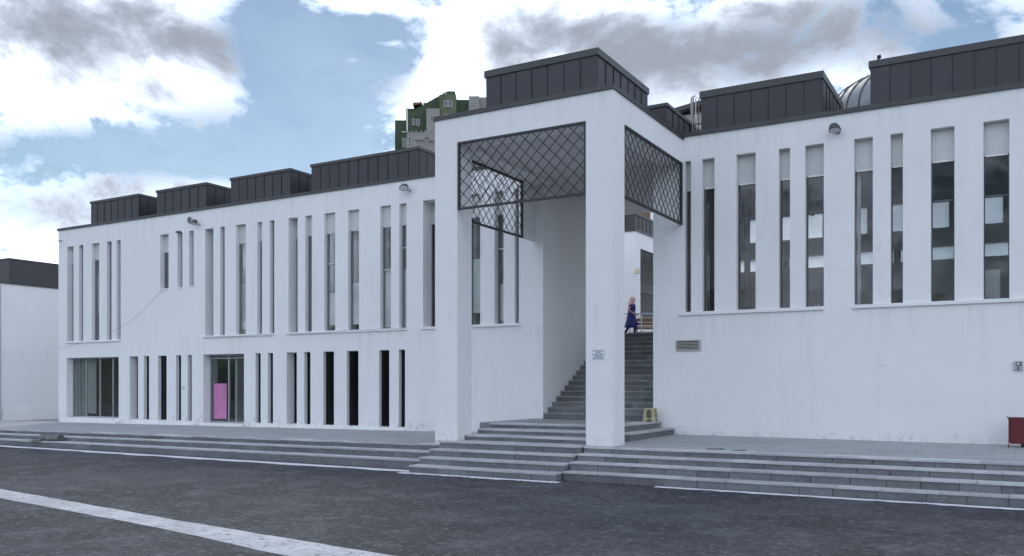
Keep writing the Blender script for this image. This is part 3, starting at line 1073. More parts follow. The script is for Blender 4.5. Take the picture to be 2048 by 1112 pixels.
# louvre in the blank wall
vx0, vx1, vz0, vz1 = XC(1352), XC(1402), ZY(1377, 702, YR), ZY(1377, 680, YR)
lv = MB().box(vx0, vx1, YR - 0.03, YR - 0.001, vz0, vz0 + .03).box(vx0, vx1, YR - .03, YR - .001, vz1 - .03, vz1) \
    .box(vx0, vx0 + .03, YR - .03, YR - .001, vz0 + .03, vz1 - .03).box(vx1 - .06, vx1, YR - .03, YR - .001, vz0 + .03, vz1 - .03).build('vent_louvre', M['alu'], WR)
MB().box(vx0 + .03, vx1 - .06, YR - .006, YR - .002, vz0 + .03, vz1 - .03).build('backing', M['iron'], lv)
for k in range(6):
    z = vz0 + .034 + k * (vz1 - vz0 - .07) / 6
    MB().hexa([(vx0 + .03, YR - .034, z), (vx1 - .06, YR - .034, z), (vx1 - .06, YR - .006, z + .008), (vx0 + .03, YR - .006, z + .008)],
              [(vx0 + .03, YR - .034, z + .008), (vx1 - .06, YR - .034, z + .008), (vx1 - .06, YR - .006, z + .016), (vx0 + .03, YR - .006, z + .016)]).build('slat', M['cream'], lv)

# ------------------------------------------------------------------ portal
PT = thing('entrance_portal', 'projecting white portal with two square pillars and iron lattices', 'portal', (-10.7, YP, 0.6))
gz0, gz1 = zr(4.56), zr(6.32)
pt = zr(6.97)
PW = 0.70
MB().box(PX0, PX0 + PW, YP, YP + PW, 0.4, gz1).build('pillar', M['white'], PT)
MB().box(PX1 - PW, PX1, YP, YP + PW, 0.4, gz1).build('pillar', M['white'], PT)
MB().box(PX0, PX1, YP, YP + PW, gz1, pt).build('beam', M['white'], PT)
MB().box(PX1 - PW, PX1, YP + PW, YR - .003, gz1, pt).build('beam', M['white'], PT)
MB().box(PX0, PX0 + PW, YP + PW, YL - .003, gz1, pt).build('beam', M['white'], PT)
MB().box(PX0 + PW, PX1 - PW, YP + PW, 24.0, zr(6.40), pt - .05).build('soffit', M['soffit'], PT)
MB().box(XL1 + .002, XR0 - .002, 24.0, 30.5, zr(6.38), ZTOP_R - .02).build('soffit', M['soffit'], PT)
fl = MB()
fl.box(PX0 - .04, PX1 + .04, YP - .04, YP + .7, pt, zr(7.08))
fl.box(PX1 - .6, PX1 + .04, YP + .7, YR - .06, pt, zr(7.08))
fl.box(PX0 - .04, PX0 + .6, YP + .7, YL - .06, pt, zr(7.08))
fl.build('roof_flashing', M['flash'], PT)
roof_box(PT, -12.05, -8.85, 19.5, 22.9, zr(7.04), zr(8.24), cap=0.17)


def grille(parent, origin, ux_, n_, wd, z0, z1, pitch=0.335):
    """framed diamond lattice; origin at lower corner, ux_ along it, n_ its normal"""
    fr = MB()
    ux_, n_ = Vector(ux_), Vector(n_)
    O = Vector(origin)
    T = 0.055
    def slab(m, a0, a1, b0, b1, t0, t1):
        q = lambda a, b, t: tuple(O + ux_ * a + n_ * t + Vector((0, 0, b)))
        m.hexa([q(a0, b0, t0), q(a1, b0, t0), q(a1, b0, t1), q(a0, b0, t1)], [q(a0, b1, t0), q(a1, b1, t0), q(a1, b1, t1), q(a0, b1, t1)])
    H = z1 - z0
    slab(fr, 0, wd, 0, T, -.03, .04)
    slab(fr, 0, wd, H - T, H, -.03, .04)
    slab(fr, 0, T, T, H - T, -.03, .04)
    slab(fr, wd - T, wd, T, H - T, -.03, .04)
    o = fr.build('lattice_grille', M['iron'], parent, fix=True)
    a0, a1, b0, b1 = T, wd - T, T, H - T
    slope = 1.0
    for sgn, off in ((1, -.012), (-1, .012)):
        k = -int((H / slope) / pitch) - 2
        while True:
            c = a0 + k * pitch + 0.11
            # line a = c + (b - b0) / slope  (sgn +1), mirrored for -1
            if c > a1 + H: break
            pts = []
            bs0, bs1 = b0, b1
            f = lambda b: c + (b - b0) / slope
            g_ = lambda a: b0 + (a - c) * slope
            lo, hi = max(b0, g_(a0)), min(b1, g_(a1))
            if hi - lo > 0.05:
                pa, pb = f(lo), f(hi)
                if sgn < 0: pa, pb = a0 + a1 - pa, a0 + a1 - pb
                nseg = 5
                path = []
                for s in range(nseg + 1):
                    q = s / nseg
                    path.append(O + ux_ * (pa + (pb - pa) * q + random.uniform(-.006, .006)) + n_ * off + Vector((0, 0, lo + (hi - lo) * q)))
                MB().tube(path, 0.0112, 5).build('bar', M['iron'], o)
            k += 1
            if k > 60: break
    return o


grille(PT, (PX0 + PW + .003, YP + .04, gz0), (1, 0, 0), (0, 1, 0), PX1 - PX0 - 2 * PW - .006, gz0, gz1)
grille(PT, (PX1 - .04, YP + PW + .003, gz0), (0, 1, 0), (-1, 0, 0), YR - YP - PW - .01, gz0, gz1)
grille(PT, (PX0 + .04, YP + PW + .003, gz0), (0, 1, 0), (1, 0, 0), 23.58 - YP - PW - .01, gz0, gz1)
MB().box(PX0 + .003, PX0 + .12, 23.58, YL - .003, gz0, gz1).build('lattice_pier', M['white'], PT)

# ------------------------------------------------------------------ inner staircase
ST = thing('staircase', 'steep dark stone staircase climbing through the passage to the courtyard', 'staircase', (-11, 24.4, ZLAND))
NST = 17
rs = (ZCOURT - ZLAND) / NST
for k in range(NST):
    y = 24.32 + k * 0.30
    z1_ = ZLAND + (k + 1) * rs
    x = XL1 + .005
    cuts = [x] + sorted(XL1 + (XR0 - XL1) * (j + rnd.uniform(.7, 1.3)) / 4 for j in range(1, 4)) + [XR0 - .005]
    for j in range(4):
        L = cuts[j + 1] - cuts[j]
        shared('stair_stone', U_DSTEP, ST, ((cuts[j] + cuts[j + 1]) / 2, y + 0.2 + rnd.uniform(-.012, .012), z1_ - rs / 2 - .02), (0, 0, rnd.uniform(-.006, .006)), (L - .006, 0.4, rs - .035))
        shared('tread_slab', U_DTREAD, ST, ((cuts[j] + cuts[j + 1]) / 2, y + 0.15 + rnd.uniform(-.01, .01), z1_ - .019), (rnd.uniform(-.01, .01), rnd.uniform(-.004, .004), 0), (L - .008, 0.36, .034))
MB().hexa([(XL1, 24.6, .9), (XR0, 24.6, .9), (XR0, 29.3, .9), (XL1, 29.3, .9)],
          [(XL1, 24.6, ZLAND), (XR0, 24.6, ZLAND), (XR0, 29.3, ZCOURT - .25), (XL1, 29.3, ZCOURT - .25)]).build('core', M['dstep'], ST)


# ------------------------------------------------------------------ courtyard beyond the stairs
def frame_thing(name, label, cat, px, py, d, rz=30.0, group=None):
    p = at(px, py, d)
    return thing(name, label, cat, p, R(rz), group)


CB = thing('courtyard_pavilion', 'white courtyard block with dark zinc top seen through the passage', 'building', (-16, 39, ZCOURT))
dC = 41.0
cx, cy_ = at(1272, 600, dC).x, at(1272, 600, dC).y          # near right corner of the block
ctop = CAM_H + (CY - 462) * dC / F
# near face (towards the stairs) and right flank with a latticed opening
MB().box(cx - 9, cx, cy_, cy_ + .4, ZCOURT, ctop).build('wall', M['white'], CB)
gy0, gy1 = cy_ + .55, cy_ + 6.0
MB().box(cx - .4, cx - .001, cy_ + .4, gy0, ZCOURT, ctop).build('wall', M['white'], CB)
MB().box(cx - .4, cx - .001, gy0, gy1, ctop - .75, ctop).build('wall', M['white'], CB)
MB().box(cx - .4, cx - .001, gy1, cy_ + 9, ZCOURT, ctop).build('wall', M['white'], CB)
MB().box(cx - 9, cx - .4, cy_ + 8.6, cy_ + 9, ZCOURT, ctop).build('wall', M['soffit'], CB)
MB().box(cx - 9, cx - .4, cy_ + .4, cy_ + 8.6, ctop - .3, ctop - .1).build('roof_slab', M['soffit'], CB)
MB().box(cx - 9.05, cx + .05, cy_ - .05, cy_ + 9.05, ctop, ctop + .10).build('roof_flashing', M['flash'], CB)
roof_box(CB, cx - 6, cx - .12, cy_ + .12, cy_ + 4.6, ctop + .1, ctop + .92, cap=.10, sides='r')
g1 = grille(CB, (cx - .10, gy0 + .003, ctop - 2.35), (0, 1, 0), (-1, 0, 0), gy1 - gy0 - .006, ctop - 2.35, ctop - .75, pitch=.30)
g2 = grille(CB, (cx - .10, gy0 + .003, ctop - 4.0), (0, 1, 0), (-1, 0, 0), gy1 - gy0 - .006, ctop - 4.0, ctop - 2.75, pitch=.30)
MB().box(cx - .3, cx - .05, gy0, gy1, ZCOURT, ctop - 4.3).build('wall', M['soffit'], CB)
o = thing('tan_building', 'tan block rising behind the courtyard roof', 'building', at(1310, 560, 60))
p = at(1309, 560, 60)
MB().box(p.x - 1.9, p.x - .28, p.y, p.y + 5, ZCOURT, ZCOURT + 12.0).build('wall', mat('tan_render', (0.17, 0.105, 0.055), 0.85, 0.1), o)
MB().box(p.x - .277, p.x + 2.2, p.y - .05, p.y + 5, ZCOURT, ZCOURT + 12.0).build('wall', M['white2'], o)
MB().box(p.x - 2.0, p.x + 2.3, p.y - .1, p.y + 5.1, ZCOURT + 12.0, ZCOURT + 12.2).build('roof', M['flash'], o)

# railing at the head of the stairs
dR = 36.5
RL = thing('courtyard_railing', 'steel tube railing behind the walking woman', 'railing', at(1280, 660, dR))
pL, pR = at(1236, 626, dR), at(1330, 624, dR)
top = ZCOURT + 1.12
m2 = MB().tube([(pL.x, pL.y, top), (pR.x, pR.y, top)], 0.028, 8)
m2.build('handrail', M['alu'], RL, smooth=True)
for k in range(4):
    z = ZCOURT + .95 - k * .2
    MB().tube([(pL.x, pL.y, z), (pR.x, pR.y, z)], 0.014, 6).build('rail', M['alu'], RL, smooth=True)
for k in range(5):
    q = pL.lerp(pR, k / 4)
    MB().tube([(q.x, q.y, ZCOURT), (q.x, q.y, top)], 0.024, 8).build('post', M['alu'], RL, smooth=True)

# bench behind the railing
M['bench'] = mat('bench_wood', (0.20, 0.095, 0.042), 0.55, 0.2, 6.0)
BN = frame_thing('wooden_bench', 'brown slatted wooden bench behind the courtyard railing', 'bench', 1302, 660, 38.6, 30)
BN.location.z = ZCOURT
for k in range(3):
    local_build(MB().box(-.75, .75, .20 + .03 * k, .235 + .03 * k, .62 + .17 * k, .76 + .17 * k), 'back_slat', M['bench'], BN, bevel=.006)
for k in range(3):
    local_build(MB().box(-.75, .75, -.28 + .15 * k, -.16 + .15 * k, .44, .475), 'seat_slat', M['bench'], BN, bevel=.006)
for sx in (-.6, .6):
    local_build(MB().box(sx - .03, sx + .03, -.27, -.21, 0, .44), 'leg', M['iron'], BN)
    local_build(MB().box(sx - .03, sx + .03, .15, .20, 0, 1.08), 'leg', M['iron'], BN)

# wall lamp and camera on the pavilion
lampb = tag(MB().box(cx - .02, cx + .22, cy_ - .16, cy_ + .02, ctop - 1.9 - .12, ctop - 1.9 + .10).build('wall_lamp', mat('cream_plastic', (.6, .56, .42), .5, .05), bevel=.02),
            'small cream wall lamp on the corner of the courtyard block', 'lamp')

# ------------------------------------------------------------------ neighbouring building on the far left
NB = thing('white_building', 'low white neighbouring building with plain dark metal roof', 'building', (-46, 26, .3))
xn, yn = -45.3, 25.6
ntop = CAM_H + 5.25
MB().box(xn - 14, xn, yn, yn + 22, 0.0, ntop).build('wall', M['white'], NB)
MB().box(xn - 14.06, xn + .06, yn - .06, yn + 22, ntop, ntop + .06).build('roof_flashing', M['flash'], NB)
MB().box(xn - 13.8, xn - .06, yn + .62, yn + 21, ntop + .06, ntop + 1.30).build('roof', M['flash'], NB)
MB().box(xn - 13.84, xn - .02, yn + .58, yn + 21.04, ntop + 1.30, ntop + 1.36).build('roof_cap', M['flash'], NB)
MB().tube([(xn + .06, yn + .10, .3), (xn + .06, yn + .10, ntop)], .035, 8).build('downpipe', M['alu'], NB)
MB().box(xn + .0, xn + .03, yn + .3, yn + 22, .3, 1.02).build('plinth', M['white2'], NB)

# ------------------------------------------------------------------ green tower on the hill behind
M['green'] = mat('green_render', (0.046, 0.070, 0.038), 0.85, 0.30, 0.35, stain=(0.5, 0.5, (0.09, 0.10, 0.06)))
M['olive'] = mat('olive_render', (0.100, 0.112, 0.066), 0.85, 0.25, 0.35, stain=(0.5, 0.5, (0.16, 0.15, 0.11)))
M['grey_r'] = mat('grey_render', (0.24, 0.235, 0.215), 0.85, 0.12, 0.3)
M['brown_r'] = mat('brown_roof', (0.16, 0.07, 0.045), 0.8, 0.15, 0.4)
dT = 110.0
tS = dT / F
GT = thing('apartment_tower', 'stepped green apartment tower with pale bays behind the roof', 'building', at(850, 300, dT), R(30))
GT.location.z = 0.0
bx0 = (850 - 1024) / F * dT
tx = lambda px: (px - 850) * tS
tz = lambda py: CAM_H + (CY - py) * tS


def blk(name, px0, px1, ptop, y0, y1, m, pbot=330):
    return local_build(MB().box(tx(px0), tx(px1), y0, y1, max(0, tz(pbot)) if pbot < 325 else 0.0, tz(ptop)), name, M[m], GT)


def twin(parent_blk, px0, px1, py0, py1, yf):
    """window: pale frame with a dark pane set in it"""
    a, b, c, d = tx(px0), tx(px1), tz(py1), tz(py0)
    f = .09
    m2 = MB().box(a, a + f, yf - .08, yf - .001, c, d).box(b - f, b, yf - .08, yf - .001, c, d) \
        .box(a + f, b - f, yf - .08, yf - .001, c, c + f).box(a + f, b - f, yf - .08, yf - .001, d - f, d)
    xm = (a + b) / 2
    wnd = local_build(m2, 'window', M['tframe'], GT)
    pn = MB().box(a + f, b - f, yf - .03, yf - .001, c + f, d - f).build('pane', M['tpane'], None)
    pn.parent = wnd
    return wnd


M['tframe'] = mat('dull_frame', (0.33, 0.33, 0.31), 0.7, 0.1)
M['tpane'] = mat('dull_pane', (0.07, 0.075, 0.085), 0.25, 0.2, 1.0, spec=0.6)
bA = blk('wall', 783.5, 815, 226, 3.0, 12, 'green')
bB = blk('wall', 807.5, 842, 206, 2.2, 12, 'green')
local_build(MB().prism([(tx(815), 0), (tx(909.5), 0), (tx(909.5), tz(177)), (tx(894), tz(176.5)), (tx(858), tz(197)), (tx(815), tz(222))], 1.0, 11), 'wall', M['green'], GT)
blk('wall', 843, 860, 195.5, 2.0, 9, 'green')
bD = blk('wall', 878.5, 912, 189, 0.0, 9, 'olive')
bE = blk('wall', 909, 937.5, 192, 1.4, 9, 'green')
bF = blk('wall', 937, 958, 189, 0.6, 9, 'grey_r')
blk('wall', 955, 978, 186, 1.6, 9, 'grey_r')
bG = blk('wall', 853, 880, 218, -0.2, 6, 'grey_r')
bH = blk('wall', 815.5, 876, 270, -1.2, 6, 'grey_r')
bI = blk('wall', 804, 816, 269, -0.6, 6, 'green')
local_build(MB().prism([(tx(824), tz(206)), (tx(842), tz(203)), (tx(842), tz(200)), (tx(826), tz(200)), (tx(825.5), tz(197.5))], 0.9, 5), 'chimney', M['brown_r'], GT)
local_build(MB().tube([(tx(838), 2, tz(201)), (tx(838), 2, tz(194))], [.28, .16], 8), 'roof_vent', M['grey_r'], GT)
for k in range(7):
    local_build(MB().box(tx(816 + k * 8.6), tx(819.5 + k * 8.6), -1.25, -1.0, tz(270), tz(267)), 'merlon', M['grey_r'], GT)
local_build(MB().box(tx(814.6), tx(816), -.75, -.1, tz(268), tz(222)), 'downpipe', M['white2'], GT)
local_build(MB().box(tx(805), tx(816), -.72, -.62, tz(267.5), tz(266.5)), 'railing', M['white2'], GT)
for q in ((888, 896.3, 200.8, 214, 0), (897, 905.2, 201.5, 214.8, 0), (888, 896, 228.6, 241, 0), (897, 905, 229, 241.4, 0), (886, 893.3, 184.8, 188.8, 0.0),
          (822, 828.7, 233, 246.3, 1.0), (831, 838, 233.5, 247, 1.0), (822, 829, 260.8, 268, 1.0), (831, 837, 261.5, 269, 1.0), (839.5, 847, 264.5, 271, 1.0),
          (861, 867, 231, 244, -.2), (870, 875.5, 231.5, 244, -.2), (861, 867, 259, 272, -.2), (870, 875.5, 259, 272, -.2),
          (941, 946, 200.5, 209, .6), (948, 953, 200.5, 209, .6), (964, 971, 206, 214.5, 1.6),
          (818, 825.5, 278, 294, -1.2), (806.5, 814.5, 279, 297, -.6), (833, 839, 286, 296, -1.2), (843, 849, 286.5, 296, -1.2)):
    twin(None, *q)
# ledges on the pale bay
for q in ((832.5, 841, 285), (842, 850, 285.5), (852, 859, 281), (860, 868, 287)):
    local_build(MB().box(tx(q[0]), tx(q[1]), -1.45, -1.19, tz(q[2] + 1.2), tz(q[2])), 'ledge', M['grey_r'], GT)

# ------------------------------------------------------------------ dome and roof clutter of the right wing
M['lead'] = mat('lead_sheet', (0.20, 0.215, 0.225), 0.5, 0.14, 1.2, 0.15, 2.0, 0.03, spec=0.5)
pd = at(1796, 232, 31.0)
DM = thing('roof_dome', 'grey ribbed lead dome between two dark roof boxes', 'dome', (pd.x, pd.y, zr(7.0)))
rad, hgt, zb = 2.55, 1.75, 9.55
zb = pd.z - .25
rings = []
NR, NS = 10, 48
m2 = MB()
for k in range(NR + 1):
    t = (math.pi / 2) * k / NR
    rr = max(rad * math.cos(t), .02)
    rings.append([(pd.x + rr * math.cos(2 * math.pi * j / NS), pd.y + rr * math.sin(2 * math.pi * j / NS), zb + hgt * math.sin(t)) for j in range(NS)])
m2.loft(rings).build('shell', M['lead'], DM, smooth=True)
m2 = MB()
m2.loft([[(pd.x + rad * math.cos(2 * math.pi * j / NS), pd.y + rad * math.sin(2 * math.pi * j / NS), z) for j in range(NS)] for z in (zr(6.9), zb)]).build('drum', M['lead'], DM, smooth=True)
for j in range(32):
    a = 2 * math.pi * j / 32
    pts = []
    for k in range(9):
        t = (math.pi / 2) * k / 8.3
        rr = rad * math.cos(t) + .012
        pts.append((pd.x + rr * math.cos(a), pd.y + rr * math.sin(a), zb + hgt * math.sin(t) + .01))
    MB().tube(pts, .028, 5).build('rib', M['flash'], DM, smooth=True)

# caged ladder left of the roof box
M['rust'] = mat('rusty_steel', (0.17, 0.10, 0.07), 0.7, 0.35, 6.0)
LD = thing('caged_ladder', 'rusty caged roof ladder leaning by the dark roof box', 'ladder', (XY(1392, 26.4), 26.4, zr(7.1)))
lx0, lx1, ly = XY(1382, 26.6), XY(1404, 26.6), 26.6
for k in range(7):
    x = lx0 + (lx1 - lx0) * k / 6
    hh = zr(9.02) + .05 * math.sin(k)
    MB().tube([(x, ly - .06 * math.sin(math.pi * k / 6), zr(7.0)), (x, ly - .3 * math.sin(math.pi * k / 6), zr(8.3)), (x, ly - .3 * math.sin(math.pi * k / 6), hh - .08), (x + .02, ly - .15 * math.sin(math.pi * k / 6), hh)], .018, 6).build('upright', M['rust'] if k % 2 else M['alu'], LD)
for z in (7.35, 7.75, 8.15, 8.5):
    MB().box(lx0 - .02, lx1 + .02, ly - .05, ly - .01, zr(z), zr(z) + .05).build('rung', M['rust'], LD)
MB().box(lx0, lx1, ly + .05, ly + .1, zr(7.0), zr(7.8)).build('back_sheet', M['rust'], LD)
RH = thing('roof_hut', 'small dark roofed hut behind the portal roof', 'hut', (XY(1362, 29), 29, zr(7.0)))
hx0, hx1 = XY(1345, 29), XY(1412, 29)
MB().box(hx0, hx1, 29, 31, zr(6.9), zr(9.30)).build('wall', mat('streaked_wall', (.45, .44, .42), .85, .25, 2.0, stain=(1.5, .6, (.1, .09, .08))), RH)
MB().hexa([(hx0 - .3, 28.7, zr(9.30)), (hx1 + .1, 28.7, zr(9.5)), (hx1 + .1, 31.2, zr(9.5)), (hx0 - .3, 31.2, zr(9.30))],
          [(hx0 - .3, 28.7, zr(9.45)), (hx1 + .1, 28.7, zr(9.65)), (hx1 + .1, 31.2, zr(9.65)), (hx0 - .3, 31.2, zr(9.45))]).build('roof', M['flash'], RH)
# vent pipe on the largest roof box
vp = XY(1757, YR + .5)
VP = thing('vent_pipe', 'short bent vent pipe on the top corner of the long roof box', 'pipe', (vp, YR + .5, zr(8.33)))
MB().tube([(vp, YR + .5, zr(8.3)), (vp, YR + .5, zr(8.53))], .035, 8).build('pipe', M['iron'], VP)
MB().tube([(vp - .03, YR + .5, zr(8.54)), (vp + .06, YR + .5, zr(8.56))], .05, 8).build('cowl', M['iron'], VP)
MB().tube([(vp - .02, YR + .5, zr(8.45)), (vp - .12, YR + .5, zr(8.40)), (vp - .15, YR + .5, zr(8.32))], .018, 6).build('elbow', M['iron'], VP)


# ------------------------------------------------------------------ fixtures on the walls
def floodlight(px, py, Y, label, rz=0.0, s=1.0, tilt=-35):
    p = Vector((XY(px, Y), Y, ZY(px, py, Y)))
    t = thing('floodlight', label, 'floodlight', p, R(rz), 'floodlights under the roof edge')
    local_build(MB().box(-.06 * s, .06 * s, -.012, 0, -.13 * s, -.03 * s), 'wall_plate', M['alu'], t)
    local_build(MB().tube([(0, -.01, -.08 * s), (0, -.15 * s, -.10 * s), (-.05 * s, -.24 * s, -.02 * s)], .022 * s, 6), 'arm', M['alu'], t)
    # domed housing tilted down, glass in front
    rg = []
    for k, (y, wx, wz) in enumerate(((.16, .06, .04), (.12, .12, .08), (.02, .17, .115), (-.10, .19, .13), (-.13, .195, .135))):
        rg.append([(wx * s * math.cos(2 * math.pi * j / 14), y * s, wz * s * math.sin(2 * math.pi * j / 14)) for j in range(14)])
    h = local_build(MB().loft(rg), 'housing', M['flash'], t, smooth=True, fix=True)
    h.location = (-.06 * s, -.30 * s, .02 * s)
    h.rotation_euler = (R(tilt), 0, R(25))
    rg = [[(.17 * s * math.cos(2 * math.pi * j / 14), y * s, .115 * s * math.sin(2 * math.pi * j / 14)) for j in range(14)] for y in (-.131, -.136)]
    ln = local_build(MB().loft(rg), 'lens', M['blind'], t, fix=True)
    ln.location, ln.rotation_euler = h.location, h.rotation_euler
    return t


floodlight(820, 377, YL, 'grey floodlight beside the portal above the slit windows', s=.85, tilt=38)
floodlight(1676, 260, YR, 'dark floodlight between the two tall window groups', s=.8, tilt=62)
floodlight(399, 446, YL, 'small dark floodlight above the three short windows', s=.7, tilt=62)


def wall_camera(px, py, Y, label, s=1.0):
    p = Vector((XY(px, Y), Y, ZY(px, py, Y)))
    t = thing('security_camera', label, 'camera', p)
    local_build(MB().tube([(0, 0, 0), (0, -.02, 0)], .06 * s, 12), 'mount', M['alu'], t)
    local_build(MB().tube([(0, -.02, 0), (0, -.09 * s, -.02 * s)], .02 * s, 8), 'arm', M['alu'], t)
    local_build(MB().tube([(-.03 * s, -.06 * s, -.05 * s), (.02 * s, -.30 * s, -.10 * s)], .055 * s, 12), 'housing', M['dframe'], t)
    return t


wall_camera(361, 462, YL, 'small security camera over the middle short window', .75)
wall_camera(124.5, 481, YL, 'tiny security camera at the far top corner of the wing', .5)
# round extractor grille
p = Vector((XY(381, YL), YL, ZY(381, 440, YL)))
RF = thing('extractor_vent', 'round white extractor vent beside the small dark floodlight', 'vent', p)
rg = [[(r_ * math.cos(2 * math.pi * j / 20), y, r_ * math.sin(2 * math.pi * j / 20)) for j in range(20)] for r_, y in ((.14, 0), (.14, -.05), (.115, -.06), (.11, -.02))]
local_build(MB().loft(rg, caps=False), 'ring', M['alu'], RF, fix=True)
local_build(MB().tube([(0, -.012, 0), (0, -.016, 0)], .11, 16), 'mesh', M['iron'], RF)
for k in range(3):
    local_build(MB().box(-.1, .1, -.045, -.035, -.07 + .06 * k, -.055 + .06 * k), 'slat', M['alu'], RF)
# meter box
p = Vector((XY(2036.5, YR), YR, ZY(2036, 731, YR)))
MX = thing('meter_box', 'small grey meter box on the blank white wall', 'meter', p)
local_build(MB().box(-.095, .095, -.07, 0, -.11, .11), 'housing', M['alu'], MX, bevel=.012)
local_build(MB().box(-.05, .06, -.078, -.071, -.01, .07), 'dial', M['iron'], MX)
local_build(MB().box(-.03, .03, -.082, -.079, .01, .055), 'window', M['blind'], MX)
local_build(MB().box(-.012, .012, -.10, -.071, -.09, -.03), 'switch', M['iron'], MX)
# small notice
p = Vector((XY(367, YL), YL, ZY(367, 776, YL)))
NO = thing('wall_notice', 'tiny pale paper notice on a narrow ground floor pier', 'notice', p)
local_build(MB().box(-.09, .09, -.006, 0, -.08, .08), 'sheet', M['blind'], NO)
local_build(MB().box(-.05, .02, -.008, -.0065, 0, .045), 'printed_block', M['alu'], NO)

# warning sign on the near pillar
p = Vector((XY(1197, YP), YP, ZY(1197, 709, YP)))
SG = thing('warning_sign', 'white notice plate with blue lettering on the portal pillar', 'sign', p)
local_build(MB().box(-.155, .155, -.010, 0, -.125, .125), 'plate', mat('sign_white', (.80, .82, .86), .4, .02), SG, bevel=.003)
M['ink'] = mat('navy_ink', (.015, .02, .12), .6, .05)
bd = MB().box(-.148, .148, -.0115, -.0103, .112, .118).box(-.148, .148, -.0115, -.0103, -.118, -.112).box(-.148, -.143, -.0115, -.0103, -.112, .112).box(.143, .148, -.0115, -.0103, -.112, .112)
local_build(bd, 'border', M['alu'], SG)
for k, (txt, sz) in enumerate((('BİNAMIZ', .040), ('24 SAAT', .042), ('GÜVENLİK KAMERA', .034), ('SİSTEMİ İLE', .038), ('İZLENMEKTEDİR', .036))):
    cu = bpy.data.curves.new('lettering', 'FONT')
    cu.body = txt
    cu.size = sz
    cu.align_x = 'CENTER'
    cu.align_y = 'CENTER'
    cu.offset = .0012
    to = bpy.data.objects.new('lettering_tmp', cu)
    col.objects.link(to)
    bpy.context.view_layer.update()
    me = bpy.data.meshes.new_from_object(to.evaluated_get(bpy.context.evaluated_depsgraph_get()))
    bpy.data.objects.remove(to)
    me.materials.clear()
    me.materials.append(M['ink'])
    lo = bpy.data.objects.new('lettering', me)
    col.objects.link(lo)
    lo.parent = SG
    lo.rotation_euler = (R(90), 0, 0)
    lo.location = (0, -.0118, .082 - .042 * k)
for sx in (-1, 1):
    c_ = local_build(MB().box(-.020, .020, -.004, 0, -.009, .009), 'camera_symbol', M['iron'], SG)
    c_.location = (sx * .118, -.0108, .088)
    c_.rotation_euler = (0, R(35 * sx), 0)


# cables
def cable(pts, label, r=.0045):
    m = MB().tube(pts, r, 5)
    return tag(m.build('cable', M['cable'], smooth=True), label, 'cable')


W_ = lambda px, py, off=.03: (XY(px, YL), YL - off, ZY(px, py, YL))
cable([W_(118, 699), W_(140, 692), W_(165, 684), W_(200, 674), W_(240, 656), W_(262, 641), W_(290, 618), W_(322, 583), W_(330, 572)], 'thin dark cable sagging from the short windows to the corner')
cable([W_(410, 674.5, .075), W_(450, 673, .075), W_(480, 672.5, .075), W_(520, 668, .075), W_(548, 667.5, .075)], 'thin cable along the sill right of the short windows', .0045)
cable([W_(574, 666.5, .075), W_(640, 666, .075), W_(700, 660.5, .075), W_(812, 656.5, .075)], 'thin cable along the sill of the six tall windows', .0045)


# ------------------------------------------------------------------ stool on the landing
M['stool'] = mat('yellow_plastic', (0.37, 0.34, 0.19), 0.5, 0.10, 8.0, coords='obj')
sp_ = at(1314.5, 838, 25.9)
SO = thing('plastic_stool', 'dirty yellow plastic stool at the corner of the landing', 'stool', (-9.06, 23.62, ZLAND), R(8))
hS, tw, bwid = .385, .150, .185
def lerp_w(z): return bwid + (tw - bwid) * (z / hS)
# four sides, each a panel with a slot and an arched foot; built from a closed outline of strips
for s in range(4):
    m2 = MB()
    rot = Matrix.Rotation(math.pi / 2 * s, 4, 'Z')
    def P3(u, z, t):                # u -1..1 across the side
        w0 = lerp_w(z)
        return rot @ Vector((u * w0, -w0 + t, z))
    us = [-1, -.45, -.42, -.30, .30, .42, .45, 1]
    def cell(u0, u1, z0, z1, z0b=None, z1b=None):
        z0b = z0 if z0b is None else z0b
        z1b = z1 if z1b is None else z1b
        b = [P3(u0, z0, 0), P3(u1, z0b, 0), P3(u1, z0b, .012), P3(u0, z0, .012)]
        t = [P3(u0, z1, 0), P3(u1, z1b, 0), P3(u1, z1b, .012), P3(u0, z1, .012)]
        m2.hexa([tuple(q) for q in b], [tuple(q) for q in t])
    cell(-.999, -.42, 0, hS - .02)
    cell(.42, .999, 0, hS - .02)
    # slot with rounded ends, band, arch
    for k in range(6):
        a0, a1 = -.42 + .14 * k, -.42 + .14 * (k + 1)
        rr = lambda a: math.sqrt(max(0, 1 - (a / .42) ** 2)) * .055
        cell(a0, a1, .285 + rr(a0), hS - .02, .285 + rr(a1), hS - .02)
        cell(a0, a1, .045 + .5 * rr(a0), .145 - rr(a0), .045 + .5 * rr(a1), .145 - rr(a1))
    local_build(m2, 'side_panel', M['stool'], SO, fix=True)
local_build(MB().loft([[(sx * q, sy * q, z) for sx, sy in ((-1, -1), (1, -1), (1, 1), (-1, 1))] for q, z in ((.153, hS - .03), (.160, hS - .02), (.153, hS - .004), (.135, hS))]), 'seat', M['stool'], SO, bevel=.006)

